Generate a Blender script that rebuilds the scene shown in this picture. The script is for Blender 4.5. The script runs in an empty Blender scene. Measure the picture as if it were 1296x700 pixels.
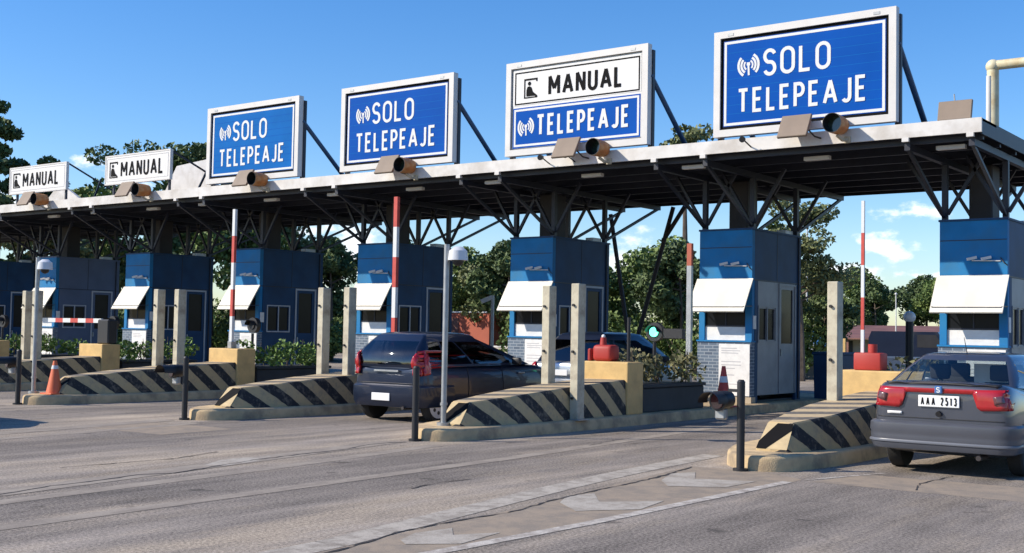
import bpy, bmesh, math, random
from mathutils import Vector, Matrix
from mathutils.bvhtree import BVHTree
R = math.radians
random.seed(7)
SC = bpy.context.scene
COL = SC.collection
S = 5.1                      # spacing of the toll lanes in metres

# ------------------------------------------------------------------ camera
yaw, pitch, roll, foc = .646, .046, .018, 1522.77
cy, sy, cp, sp, cr, sr = math.cos(yaw), math.sin(yaw), math.cos(pitch), math.sin(pitch), math.cos(roll), math.sin(roll)
_R = Vector((cy, sy, 0)); _Z = Vector((-sy, cy, 0)); _W = Vector((0, 0, 1))
_F = _Z*cp + _W*sp; _U = -_Z*sp + _W*cp
_R2 = _R*cr + _U*sr; _U2 = _U*cr - _R*sr
cam = bpy.data.cameras.new('camera'); co = bpy.data.objects.new('camera', cam); COL.objects.link(co)
co.matrix_world = Matrix(((_R2.x, _U2.x, -_F.x, 0), (_R2.y, _U2.y, -_F.y, 0), (_R2.z, _U2.z, -_F.z, 1.57), (0, 0, 0, 1)))
cam.sensor_width = 36; cam.lens = foc/1296*36; cam.clip_start = .1; cam.clip_end = 4000
SC.camera = co

# ------------------------------------------------------------------ light
sundir = Vector((1.1, 1, -.986)).normalized()
el = math.asin(-sundir.z)
sun = bpy.data.lights.new('sun', 'SUN'); so = bpy.data.objects.new('sun', sun); COL.objects.link(so)
sun.energy = 5.0; sun.angle = R(.5); sun.color = (1, .90, .76)
so.rotation_euler = sundir.to_track_quat('-Z', 'Y').to_euler(); so.location = (-30, -30, 30)
wd = bpy.data.worlds.new('World'); SC.world = wd; wd.use_nodes = True
nt = wd.node_tree; nt.nodes.clear()
N = nt.nodes.new; L = nt.links.new
out = N('ShaderNodeOutputWorld'); bg = N('ShaderNodeBackground'); L(bg.outputs[0], out.inputs[0])
sky = N('ShaderNodeTexSky'); sky.sky_type = 'NISHITA'; sky.sun_disc = False
sky.sun_elevation = el; sky.sun_rotation = R(180+47.7); sky.air_density = 1.0; sky.dust_density = .3; sky.ozone_density = 1.6
bg.inputs[1].default_value = .105
geo = N('ShaderNodeTexCoord')
# clouds: soft noise puffs gathered round a few directions of the real sky
mapn = N('ShaderNodeMapping'); mapn.inputs['Scale'].default_value = (11, 11, 20); L(geo.outputs['Generated'], mapn.inputs[0])
nz = N('ShaderNodeTexNoise'); nz.inputs['Scale'].default_value = 2.8; nz.inputs['Detail'].default_value = 9; nz.inputs['Roughness'].default_value = .58
L(mapn.outputs[0], nz.inputs['Vector'])
acc = None
for (dx, dy, dz, rx, rz, w) in [(-.827, .547, .128, .030, .009, .8), (-.322, .942, .100, .040, .010, .9), (-.341, .938, .072, .035, .012, 1.0),
                                (-.361, .932, .052, .035, .013, 1.05), (-.315, .945, .050, .06, .007, .8), (-.33, .944, .028, .16, .018, .5), (-.706, .706, .060, .05, .03, 1.0), (-.525, .85, .058, .04, .03, 1.0),
                                (-.86, .505, .085, .09, .03, .8), (-.79, .61, .09, .06, .03, .9), (-.775, .63, .125, .05, .018, .9), (-.62, .78, .04, .10, .02, .7)]:
    ln = math.sqrt(dx*dx+dy*dy+dz*dz)
    sub = N('ShaderNodeVectorMath'); sub.operation = 'SUBTRACT'; L(geo.outputs['Generated'], sub.inputs[0]); sub.inputs[1].default_value = (dx/ln, dy/ln, dz/ln)
    dv = N('ShaderNodeVectorMath'); dv.operation = 'MULTIPLY'; L(sub.outputs[0], dv.inputs[0]); dv.inputs[1].default_value = (1/rx, 1/rx, 1/rz)
    le = N('ShaderNodeVectorMath'); le.operation = 'LENGTH'; L(dv.outputs[0], le.inputs[0])
    mr = N('ShaderNodeMapRange'); mr.inputs[1].default_value = 0; mr.inputs[2].default_value = 1.6; mr.inputs[3].default_value = w; mr.inputs[4].default_value = 0; L(le.outputs['Value'], mr.inputs[0])
    if acc is None: acc = mr.outputs[0]
    else:
        mx = N('ShaderNodeMath'); mx.operation = 'MAXIMUM'; L(acc, mx.inputs[0]); L(mr.outputs[0], mx.inputs[1]); acc = mx.outputs[0]
ad = N('ShaderNodeMath'); ad.operation = 'ADD'; nm = N('ShaderNodeMath'); nm.operation = 'MULTIPLY_ADD'; L(nz.outputs['Fac'], nm.inputs[0]); nm.inputs[1].default_value = 2.2; nm.inputs[2].default_value = -.60; L(acc, ad.inputs[0]); L(nm.outputs[0], ad.inputs[1])
cr_ = N('ShaderNodeMapRange'); cr_.interpolation_type = 'SMOOTHSTEP'; L(ad.outputs[0], cr_.inputs[0])
cr_.inputs[1].default_value = 1.0; cr_.inputs[2].default_value = 1.45; cr_.inputs[3].default_value = 0; cr_.inputs[4].default_value = .93
hs = N('ShaderNodeHueSaturation'); hs.inputs['Saturation'].default_value = 1.38; hs.inputs['Value'].default_value = 1.22; L(sky.outputs[0], hs.inputs['Color'])
mixc = N('ShaderNodeMixRGB'); L(cr_.outputs[0], mixc.inputs[0]); tn = N('ShaderNodeMixRGB'); tn.blend_type = 'MULTIPLY'; tn.inputs[0].default_value = 1; tn.inputs[2].default_value = (.86, .94, 1.14, 1); L(hs.outputs[0], tn.inputs[1]); L(tn.outputs[0], mixc.inputs[1]); mixc.inputs[2].default_value = (10.2, 10.4, 10.8, 1)
L(mixc.outputs[0], bg.inputs[0])
SC.view_settings.view_transform = 'Standard'; SC.view_settings.look = 'None'; SC.view_settings.gamma = 1
SC.view_settings.exposure = 0.32; SC.view_settings.use_curve_mapping = False

# ------------------------------------------------------------------ materials
def newmat(name):
    m = bpy.data.materials.new(name); m.use_nodes = True
    return m, m.node_tree, m.node_tree.nodes['Principled BSDF']
def mat(name, col, rough=.6, metal=0, var=.18, scale=3, dirt=None, dirtamt=.0, dirtscale=1.5, coat=0, bump=0, bscale=60, spec=.5):
    m, t, b = newmat(name)
    tc = t.nodes.new('ShaderNodeTexCoord')
    n = t.nodes.new('ShaderNodeTexNoise'); n.inputs['Scale'].default_value = scale; n.inputs['Detail'].default_value = 6
    t.links.new(tc.outputs['Object'], n.inputs['Vector'])
    r = t.nodes.new('ShaderNodeMapRange'); r.inputs[1].default_value = .3; r.inputs[2].default_value = .7
    r.inputs[3].default_value = 1-var; r.inputs[4].default_value = 1+var*.6; t.links.new(n.outputs['Fac'], r.inputs[0])
    mu = t.nodes.new('ShaderNodeVectorMath'); mu.operation = 'SCALE'; mu.inputs[0].default_value = col; t.links.new(r.outputs[0], mu.inputs['Scale'])
    o = mu.outputs[0]
    if dirt:
        n2 = t.nodes.new('ShaderNodeTexNoise'); n2.inputs['Scale'].default_value = dirtscale; n2.inputs['Detail'].default_value = 8; n2.inputs['Roughness'].default_value = .65
        t.links.new(tc.outputs['Object'], n2.inputs['Vector'])
        r2 = t.nodes.new('ShaderNodeMapRange'); r2.inputs[1].default_value = .45; r2.inputs[2].default_value = .68; r2.inputs[3].default_value = 0; r2.inputs[4].default_value = dirtamt
        t.links.new(n2.outputs['Fac'], r2.inputs[0])
        mx = t.nodes.new('ShaderNodeMixRGB'); t.links.new(r2.outputs[0], mx.inputs[0]); t.links.new(o, mx.inputs[1]); mx.inputs[2].default_value = (*dirt, 1); o = mx.outputs[0]
    t.links.new(o, b.inputs['Base Color'])
    b.inputs['Roughness'].default_value = rough; b.inputs['Metallic'].default_value = metal; b.inputs['Specular IOR Level'].default_value = spec
    if coat: b.inputs['Coat Weight'].default_value = coat; b.inputs['Coat Roughness'].default_value = .04
    if bump:
        n3 = t.nodes.new('ShaderNodeTexNoise'); n3.inputs['Scale'].default_value = bscale; n3.inputs['Detail'].default_value = 5
        t.links.new(tc.outputs['Object'], n3.inputs['Vector'])
        bp = t.nodes.new('ShaderNodeBump'); bp.inputs['Strength'].default_value = bump; bp.inputs['Distance'].default_value = .02
        t.links.new(n3.outputs['Fac'], bp.inputs['Height']); t.links.new(bp.outputs[0], b.inputs['Normal'])
    return m
M = {}
M['white'] = mat('white paint', (.62, .61, .59), .5, var=.05, dirt=(.45, .40, .33), dirtamt=.2, dirtscale=2.2)
M['fascia'] = mat('white fascia sheet', (.64, .625, .60), .5, var=.10, dirt=(.36, .32, .27), dirtamt=.6, dirtscale=1.6)
M['awning'] = mat('cream awning', (.68, .66, .585), .6, var=.05, scale=2, dirt=(.5, .46, .38), dirtamt=.4)
M['cream'] = mat('cream post paint', (.50, .46, .345), .65, var=.14, dirt=(.22, .17, .12), dirtamt=.7, dirtscale=5)
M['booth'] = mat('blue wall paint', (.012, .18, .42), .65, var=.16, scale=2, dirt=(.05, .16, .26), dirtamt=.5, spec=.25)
M['boothdark'] = mat('navy wall paint', (.012, .050, .125), .6, var=.25, dirt=(.02, .04, .07), dirtamt=.5, spec=.3, scale=2)  # booth blue darkened; shade of the side walls put into the colour
M['boothgrey'] = mat('grey blue cladding', (.085, .115, .19), .6, var=.12, scale=2)
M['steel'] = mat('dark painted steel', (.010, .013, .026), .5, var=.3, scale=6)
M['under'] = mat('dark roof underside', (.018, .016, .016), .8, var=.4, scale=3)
M['galv'] = mat('galvanised steel', (.36, .37, .37), .45, metal=.6, var=.15, scale=8)
M['greymetal'] = mat('grey aluminium door', (.24, .25, .27), .5, metal=.1, var=.15)
M['black'] = mat('black plastic', (.015, .015, .017), .5, var=.2)
M['rubber'] = mat('tyre rubber', (.018, .018, .018), .85, var=.2)
M['orange'] = mat('faded orange paint', (.42, .15, .035), .6, var=.2, scale=9, dirt=(.5, .38, .2), dirtamt=.5, dirtscale=6)
M['red2'] = mat('faded red tape', (.50, .06, .045), .6, var=.15, scale=8)
M['cone'] = mat('orange cone plastic', (.66, .14, .05), .5, var=.1)
M['red'] = mat('red paint', (.38, .03, .022), .6, var=.15)
M['conc'] = mat('dusty concrete', (.46, .38, .27), .85, var=.15, scale=5, dirt=(.2, .16, .12), dirtamt=.4, dirtscale=3, bump=.3)
M['yellow'] = mat('ochre painted concrete', (.62, .42, .17), .75, var=.12, scale=3, dirt=(.33, .22, .10), dirtamt=.35, dirtscale=5, bump=.2)
M['nose'] = mat('dusty cream concrete', (.50, .39, .22), .8, var=.15, scale=5, dirt=(.26, .2, .14), dirtamt=.6, dirtscale=4)
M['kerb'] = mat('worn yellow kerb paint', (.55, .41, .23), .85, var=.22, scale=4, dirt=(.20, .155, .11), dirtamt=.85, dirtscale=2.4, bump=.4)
M['panelback'] = mat('brown grey panel', (.22, .17, .13), .7, var=.12)
M['signblue'] = mat('blue retroreflective sheet', (.001, .075, .37), .6, var=.10, scale=1.2, spec=.06)
M['signpale'] = mat('faded blue retroreflective sheet', (.004, .125, .42), .6, var=.14, scale=1.0, spec=.06)
M['signwhite'] = mat('white retroreflective sheet', (.70, .70, .685), .5, var=.06, scale=2, spec=.2)
M['letter'] = mat('white lettering', (.66, .68, .68), .5, var=.05, spec=.2)
M['ink'] = mat('black lettering', (.006, .006, .007), .7, var=.05, spec=.08)
M['plate'] = mat('number plate white', (.78, .78, .76), .4, var=.03)
M['paper'] = mat('white notice board', (.74, .74, .72), .6, var=.06, dirt=(.4, .38, .36), dirtamt=.3, dirtscale=7)
M['greyink'] = mat('faded print', (.45, .45, .47), .6, var=.1)
M['planter'] = mat('dark planter', (.028, .035, .04), .7, var=.3)
M['redroof'] = mat('rust red roof', (.19, .085, .065), .7, var=.3, scale=1)
M['brickred'] = mat('red container', (.40, .10, .055), .7, var=.15, scale=1)
M['wallfar'] = mat('pale far wall', (.42, .38, .34), .8, var=.15, scale=.5)
M['gantry'] = mat('yellowed white pipe', (.66, .60, .40), .5, var=.15, dirt=(.4, .25, .08), dirtamt=.6, dirtscale=4)
M['duct'] = mat('brown metal duct', (.028, .022, .022), .6, var=.2)
M['seatcloth'] = mat('grey seat cloth', (.05, .05, .055), .9, var=.1)
M['rim'] = mat('silver wheel cover', (.62, .62, .62), .35, metal=.15, var=.05)
M['paint_grey'] = mat('dark grey metallic paint', (.080, .086, .108), .32, metal=.55, var=.05, coat=.8)
M['trim_grey'] = mat('grey bumper plastic', (.072, .078, .096), .38, var=.06, coat=.25)
M['paint_black'] = mat('blue black metallic paint', (.012, .020, .045), .36, metal=.4, var=.08, coat=.5)
M['paint_silver'] = mat('silver paint', (.50, .53, .55), .3, metal=.6, var=.05, coat=.8)
M['darkred'] = mat('dark red lens', (.22, .008, .01), .15, var=.1, coat=.6)
M['lampred'] = mat('red lens', (.36, .012, .016), .22, var=.12, scale=12, coat=.6)
M['lampdark'] = mat('smoked lens', (.11, .045, .05), .18, var=.2, scale=20, coat=.6)
M['strip'] = mat('pale grey bumper strip', (.13, .14, .165), .35, var=.05)
M['badge'] = mat('blue badge', (.05, .14, .34), .3, var=.05)
M['bark'] = mat('bark', (.13, .10, .075), .9, var=.4, scale=3)
M['soil'] = mat('dry soil', (.20, .15, .10), .95, var=.3, scale=4)

def glassmat(name, tint, extra=.04):
    m = bpy.data.materials.new(name); m.use_nodes = True; t = m.node_tree; t.nodes.clear()
    o = t.nodes.new('ShaderNodeOutputMaterial'); tr = t.nodes.new('ShaderNodeBsdfTransparent'); tr.inputs[0].default_value = (*tint, 1)
    g = t.nodes.new('ShaderNodeBsdfGlossy'); g.inputs['Roughness'].default_value = .03; g.inputs[0].default_value = (.9, .95, 1, 1)
    fr = t.nodes.new('ShaderNodeLayerWeight'); pw = t.nodes.new('ShaderNodeMath'); pw.operation = 'POWER'; pw.inputs[1].default_value = 4.5; t.links.new(fr.outputs['Facing'], pw.inputs[0])
    ad = t.nodes.new('ShaderNodeMath'); ad.operation = 'MULTIPLY_ADD'; ad.inputs[1].default_value = .85; ad.inputs[2].default_value = .045+extra; t.links.new(pw.outputs[0], ad.inputs[0])
    mx = t.nodes.new('ShaderNodeMixShader'); t.links.new(ad.outputs[0], mx.inputs[0]); t.links.new(tr.outputs[0], mx.inputs[1]); t.links.new(g.outputs[0], mx.inputs[2])
    t.links.new(mx.outputs[0], o.inputs[0]); return m
M['carglass'] = glassmat('car glass', (.70, .76, .76), .02)
M['tintglass'] = glassmat('tinted car glass', (.10, .12, .15), .05)
M['boothglass'] = mat('dark booth window glass', (.012, .014, .018), .15, var=.3, scale=1.5, spec=.07)
M['dome'] = mat('white camera dome', (.62, .64, .66), .35, var=.05)
def emis(name, col, s):
    m, t, b = newmat(name); b.inputs['Base Color'].default_value = (*col, 1); b.inputs['Emission Color'].default_value = (*col, 1); b.inputs['Emission Strength'].default_value = s
    return m
M['green'] = emis('lit green lens', (.12, 1, .55), 3.0)
M['lamp'] = mat('white globe', (.8, .8, .8), .3, var=.02)

def stripemat():
    m, t, b = newmat('black and yellow hazard stripes')
    tc = t.nodes.new('ShaderNodeTexCoord'); s = t.nodes.new('ShaderNodeSeparateXYZ'); t.links.new(tc.outputs['Object'], s.inputs[0])
    def mt(op, a, b_=None, c=None):
        n = t.nodes.new('ShaderNodeMath'); n.operation = op
        for i, v in enumerate((a, b_, c)):
            if v is None: continue
            if isinstance(v, (int, float)): n.inputs[i].default_value = v
            else: t.links.new(v, n.inputs[i])
        return n.outputs[0]
    v = mt('ADD', s.outputs['Y'], mt('MULTIPLY', s.outputs['Z'], 1.15)); v = mt('SUBTRACT', v, mt('MULTIPLY', s.outputs['X'], .45))
    wob = t.nodes.new('ShaderNodeTexNoise'); wob.inputs['Scale'].default_value = 7; t.links.new(tc.outputs['Object'], wob.inputs['Vector'])
    v = mt('ADD', v, mt('MULTIPLY', wob.outputs['Fac'], .05))
    fr = mt('FRACT', mt('DIVIDE', v, .60)); k = mt('GREATER_THAN', fr, .52)
    n = t.nodes.new('ShaderNodeTexNoise'); n.inputs['Scale'].default_value = 9; n.inputs['Detail'].default_value = 8; n.inputs['Roughness'].default_value = .7; t.links.new(tc.outputs['Object'], n.inputs['Vector'])
    wear = t.nodes.new('ShaderNodeMapRange'); wear.inputs[1].default_value = .50; wear.inputs[2].default_value = .72; wear.inputs[3].default_value = 0; wear.inputs[4].default_value = .75; t.links.new(n.outputs['Fac'], wear.inputs[0])
    mx = t.nodes.new('ShaderNodeMixRGB'); t.links.new(k, mx.inputs[0]); mx.inputs[1].default_value = (.50, .37, .19, 1); mx.inputs[2].default_value = (.022, .022, .024, 1)
    mx2 = t.nodes.new('ShaderNodeMixRGB'); t.links.new(wear.outputs[0], mx2.inputs[0]); t.links.new(mx.outputs[0], mx2.inputs[1]); mx2.inputs[2].default_value = (.26, .22, .16, 1)
    # dust lies on the flat top
    g = t.nodes.new('ShaderNodeNewGeometry'); sg = t.nodes.new('ShaderNodeSeparateXYZ'); t.links.new(g.outputs['Normal'], sg.inputs[0])
    up = mt('MULTIPLY', mt('GREATER_THAN', sg.outputs['Z'], .8), .22)
    mx3 = t.nodes.new('ShaderNodeMixRGB'); t.links.new(up, mx3.inputs[0]); t.links.new(mx2.outputs[0], mx3.inputs[1]); mx3.inputs[2].default_value = (.48, .42, .33, 1)
    t.links.new(mx3.outputs[0], b.inputs['Base Color']); b.inputs['Roughness'].default_value = .8
    return m
M['stripe'] = stripemat()
def brickmat():
    m, t, b = newmat('painted grey blue brick')
    tc = t.nodes.new('ShaderNodeTexCoord'); s = t.nodes.new('ShaderNodeSeparateXYZ'); t.links.new(tc.outputs['Object'], s.inputs[0])
    a = t.nodes.new('ShaderNodeMath'); t.links.new(s.outputs['X'], a.inputs[0]); t.links.new(s.outputs['Y'], a.inputs[1])
    c = t.nodes.new('ShaderNodeCombineXYZ'); t.links.new(a.outputs[0], c.inputs[0]); t.links.new(s.outputs['Z'], c.inputs[1])
    br = t.nodes.new('ShaderNodeTexBrick'); t.links.new(c.outputs[0], br.inputs['Vector'])
    br.inputs['Scale'].default_value = 1; br.inputs['Brick Width'].default_value = .20; br.inputs['Row Height'].default_value = .068; br.inputs['Mortar Size'].default_value = .009
    br.inputs['Color1'].default_value = (.07, .10, .145, 1); br.inputs['Color2'].default_value = (.12, .165, .22, 1); br.inputs['Mortar'].default_value = (.26, .30, .34, 1)
    t.links.new(br.outputs['Color'], b.inputs['Base Color']); b.inputs['Roughness'].default_value = .8
    return m
M['brick'] = brickmat()
def leafmat(name, c1, c2):
    m, t, b = newmat(name)
    g = t.nodes.new('ShaderNodeNewGeometry'); tc = t.nodes.new('ShaderNodeTexCoord')
    n = t.nodes.new('ShaderNodeTexNoise'); n.inputs['Scale'].default_value = .8; t.links.new(tc.outputs['Object'], n.inputs['Vector'])
    a = t.nodes.new('ShaderNodeMath'); a.operation = 'MULTIPLY_ADD'; t.links.new(g.outputs['Random Per Island'], a.inputs[0]); a.inputs[1].default_value = .5; t.links.new(n.outputs['Fac'], a.inputs[2])
    r = t.nodes.new('ShaderNodeMapRange'); r.inputs[1].default_value = .35; r.inputs[2].default_value = 1.1; t.links.new(a.outputs[0], r.inputs[0])
    mx = t.nodes.new('ShaderNodeMixRGB'); t.links.new(r.outputs[0], mx.inputs[0]); mx.inputs[1].default_value = (*c1, 1); mx.inputs[2].default_value = (*c2, 1)
    t.links.new(mx.outputs[0], b.inputs['Base Color']); b.inputs['Roughness'].default_value = .7
    return m
M['leaf'] = leafmat('mid green leaves', (.045, .085, .020), (.18, .25, .06))
M['needle'] = leafmat('dark needles', (.03, .06, .022), (.12, .17, .05))
M['olive'] = leafmat('olive leaves', (.06, .085, .03), (.22, .24, .09))
M['hedge'] = leafmat('hedge leaves', (.03, .07, .012), (.17, .28, .05))
M['dry'] = leafmat('dry shrub leaves', (.05, .05, .02), (.20, .19, .08))

def nmath(t, op, a, b_=None, c=None):
    n = t.nodes.new('ShaderNodeMath'); n.operation = op
    for i, v in enumerate((a, b_, c)):
        if v is None: continue
        if isinstance(v, (int, float)): n.inputs[i].default_value = v
        else: t.links.new(v, n.inputs[i])
    return n.outputs[0]
def asphaltmat():
    m, t, b = newmat('worn asphalt')
    tc = t.nodes.new('ShaderNodeTexCoord'); s = t.nodes.new('ShaderNodeSeparateXYZ'); t.links.new(tc.outputs['Object'], s.inputs[0])
    def noise(sc, det=6, rough=.6, stretch=None):
        n = t.nodes.new('ShaderNodeTexNoise'); n.inputs['Scale'].default_value = sc; n.inputs['Detail'].default_value = det; n.inputs['Roughness'].default_value = rough
        if stretch:
            mp = t.nodes.new('ShaderNodeMapping'); mp.inputs['Scale'].default_value = stretch; t.links.new(tc.outputs['Object'], mp.inputs[0]); t.links.new(mp.outputs[0], n.inputs['Vector'])
        else: t.links.new(tc.outputs['Object'], n.inputs['Vector'])
        return n.outputs['Fac']
    big = noise(.35, 5); mid = noise(1.6, 6, .65, (1.5, .16, 1)); fine = noise(38, 3, .7); grit = noise(140, 2, .8)
    # wheel tracks: darker bands along Y in each lane
    lane = nmath(t, 'FRACT', nmath(t, 'DIVIDE', nmath(t, 'ADD', nmath(t, 'ADD', s.outputs['X'], 3.8), nmath(t, 'MULTIPLY', big, .8)), S))
    tr = nmath(t, 'COSINE', nmath(t, 'MULTIPLY', lane, 6.28318))      # +1 at the islands, -1 mid lane
    trk = nmath(t, 'MULTIPLY', tr, -.035)
    v = nmath(t, 'ADD', nmath(t, 'MULTIPLY', nmath(t, 'SUBTRACT', big, .5), .16), .225)
    v = nmath(t, 'ADD', v, nmath(t, 'MULTIPLY', nmath(t, 'SUBTRACT', mid, .5), .42))
    v = nmath(t, 'ADD', v, trk)
    v = nmath(t, 'ADD', v, nmath(t, 'MULTIPLY', nmath(t, 'SUBTRACT', fine, .5), .8))
    v = nmath(t, 'ADD', v, nmath(t, 'MULTIPLY', nmath(t, 'SUBTRACT', grit, .5), .8))
    v = nmath(t, 'MAXIMUM', v, .05)
    # cracks
    vo = t.nodes.new('ShaderNodeTexVoronoi'); vo.feature = 'DISTANCE_TO_EDGE'; vo.inputs['Scale'].default_value = .42
    wn = t.nodes.new('ShaderNodeTexNoise'); wn.inputs['Scale'].default_value = 1.5; wn.inputs['Detail'].default_value = 6; t.links.new(tc.outputs['Object'], wn.inputs['Vector'])
    va = t.nodes.new('ShaderNodeVectorMath'); va.operation = 'MULTIPLY_ADD'; t.links.new(wn.outputs['Color'], va.inputs[0]); va.inputs[1].default_value = (.9, .9, 0); t.links.new(tc.outputs['Object'], va.inputs[2]); t.links.new(va.outputs[0], vo.inputs['Vector'])
    crk = nmath(t, 'MULTIPLY', nmath(t, 'LESS_THAN', vo.outputs['Distance'], .006), nmath(t, 'GREATER_THAN', big, .53))
    v = nmath(t, 'MULTIPLY', v, nmath(t, 'SUBTRACT', 1, nmath(t, 'MULTIPLY', crk, .0)))
    # brown dust gathers between the wheel tracks and by the islands
    dn = noise(.9, 7, .7, (1.3, .3, 1)); dm = t.nodes.new('ShaderNodeMapRange'); dm.inputs[1].default_value = .46; dm.inputs[2].default_value = .66
    t.links.new(nmath(t, 'SUBTRACT', dn, nmath(t, 'MULTIPLY', tr, .07)), dm.inputs[0])
    # oil drips along the lane middle
    on = noise(2.3, 3, .5); oil = t.nodes.new('ShaderNodeMapRange'); oil.inputs[1].default_value = .66; oil.inputs[2].default_value = .74
    t.links.new(nmath(t, 'ADD', on, nmath(t, 'MULTIPLY', tr, .035)), oil.inputs[0])
    v = nmath(t, 'MULTIPLY', v, nmath(t, 'SUBTRACT', 1, nmath(t, 'MULTIPLY', oil.outputs[0], .45)))
    tint = t.nodes.new('ShaderNodeMixRGB'); t.links.new(dm.outputs[0], tint.inputs[0]); tint.inputs[1].default_value = (1.05, .91, .77, 1); tint.inputs[2].default_value = (1.42, 1.18, .90, 1)
    c = t.nodes.new('ShaderNodeVectorMath'); c.operation = 'SCALE'; t.links.new(tint.outputs[0], c.inputs[0]); t.links.new(v, c.inputs['Scale'])
    t.links.new(c.outputs[0], b.inputs['Base Color']); b.inputs['Roughness'].default_value = .85; b.inputs['Specular IOR Level'].default_value = .25
    bp = t.nodes.new('ShaderNodeBump'); bp.inputs['Strength'].default_value = .35; bp.inputs['Distance'].default_value = .01; t.links.new(grit, bp.inputs['Height']); t.links.new(bp.outputs[0], b.inputs['Normal'])
    return m
M['asphalt'] = asphaltmat()
def paintmat(name, col, under, thr=.48, sc=6, str_=(1, 1, 1)):
    m, t, b = newmat(name)
    tc = t.nodes.new('ShaderNodeTexCoord'); mp = t.nodes.new('ShaderNodeMapping'); mp.inputs['Scale'].default_value = str_; t.links.new(tc.outputs['Object'], mp.inputs[0])
    n = t.nodes.new('ShaderNodeTexNoise'); n.inputs['Scale'].default_value = sc; n.inputs['Detail'].default_value = 9; n.inputs['Roughness'].default_value = .75; t.links.new(mp.outputs[0], n.inputs['Vector'])
    r = t.nodes.new('ShaderNodeMapRange'); r.inputs[1].default_value = thr-.06; r.inputs[2].default_value = thr+.08; t.links.new(n.outputs['Fac'], r.inputs[0])
    g = t.nodes.new('ShaderNodeTexNoise'); g.inputs['Scale'].default_value = 90; t.links.new(tc.outputs['Object'], g.inputs['Vector'])
    mx = t.nodes.new('ShaderNodeMixRGB'); t.links.new(r.outputs[0], mx.inputs[0]); mx.inputs[1].default_value = (*col, 1); mx.inputs[2].default_value = (*under, 1)
    m2 = t.nodes.new('ShaderNodeVectorMath'); m2.operation = 'SCALE'; t.links.new(mx.outputs[0], m2.inputs[0])
    gg = t.nodes.new('ShaderNodeMapRange'); gg.inputs[1].default_value = .3; gg.inputs[2].default_value = .7; gg.inputs[3].default_value = .8; gg.inputs[4].default_value = 1.15; t.links.new(g.outputs['Fac'], gg.inputs[0]); t.links.new(gg.outputs[0], m2.inputs['Scale'])
    t.links.new(m2.outputs[0], b.inputs['Base Color']); b.inputs['Roughness'].default_value = .85
    return m
M['line'] = paintmat('worn white road paint', (.52, .48, .42), (.30, .26, .22), .50, 6)
M['oldline'] = paintmat('very worn road paint', (.325, .28, .225), (.245, .208, .168), .48, 3.0, (1.6, .6, 1))
M['paleline'] = paintmat('pale worn edge line', (.44, .395, .33), (.28, .245, .20), .50, 4.5)
M['chev'] = paintmat('worn white chevron paint', (.42, .38, .32), (.31, .27, .22), .51, 3.5)
M['sealant'] = paintmat('dark crack in the asphalt', (.035, .03, .027), (.12, .10, .085), .56, 5)
M['dustpatch'] = paintmat('dusty brown asphalt patch', (.32, .255, .185), (.24, .20, .155), .5, 3)
M['grass'] = mat('dry grass ground', (.10, .12, .045), .95, var=.4, scale=.4, dirt=(.22, .18, .10), dirtamt=.8, dirtscale=.15)

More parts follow.
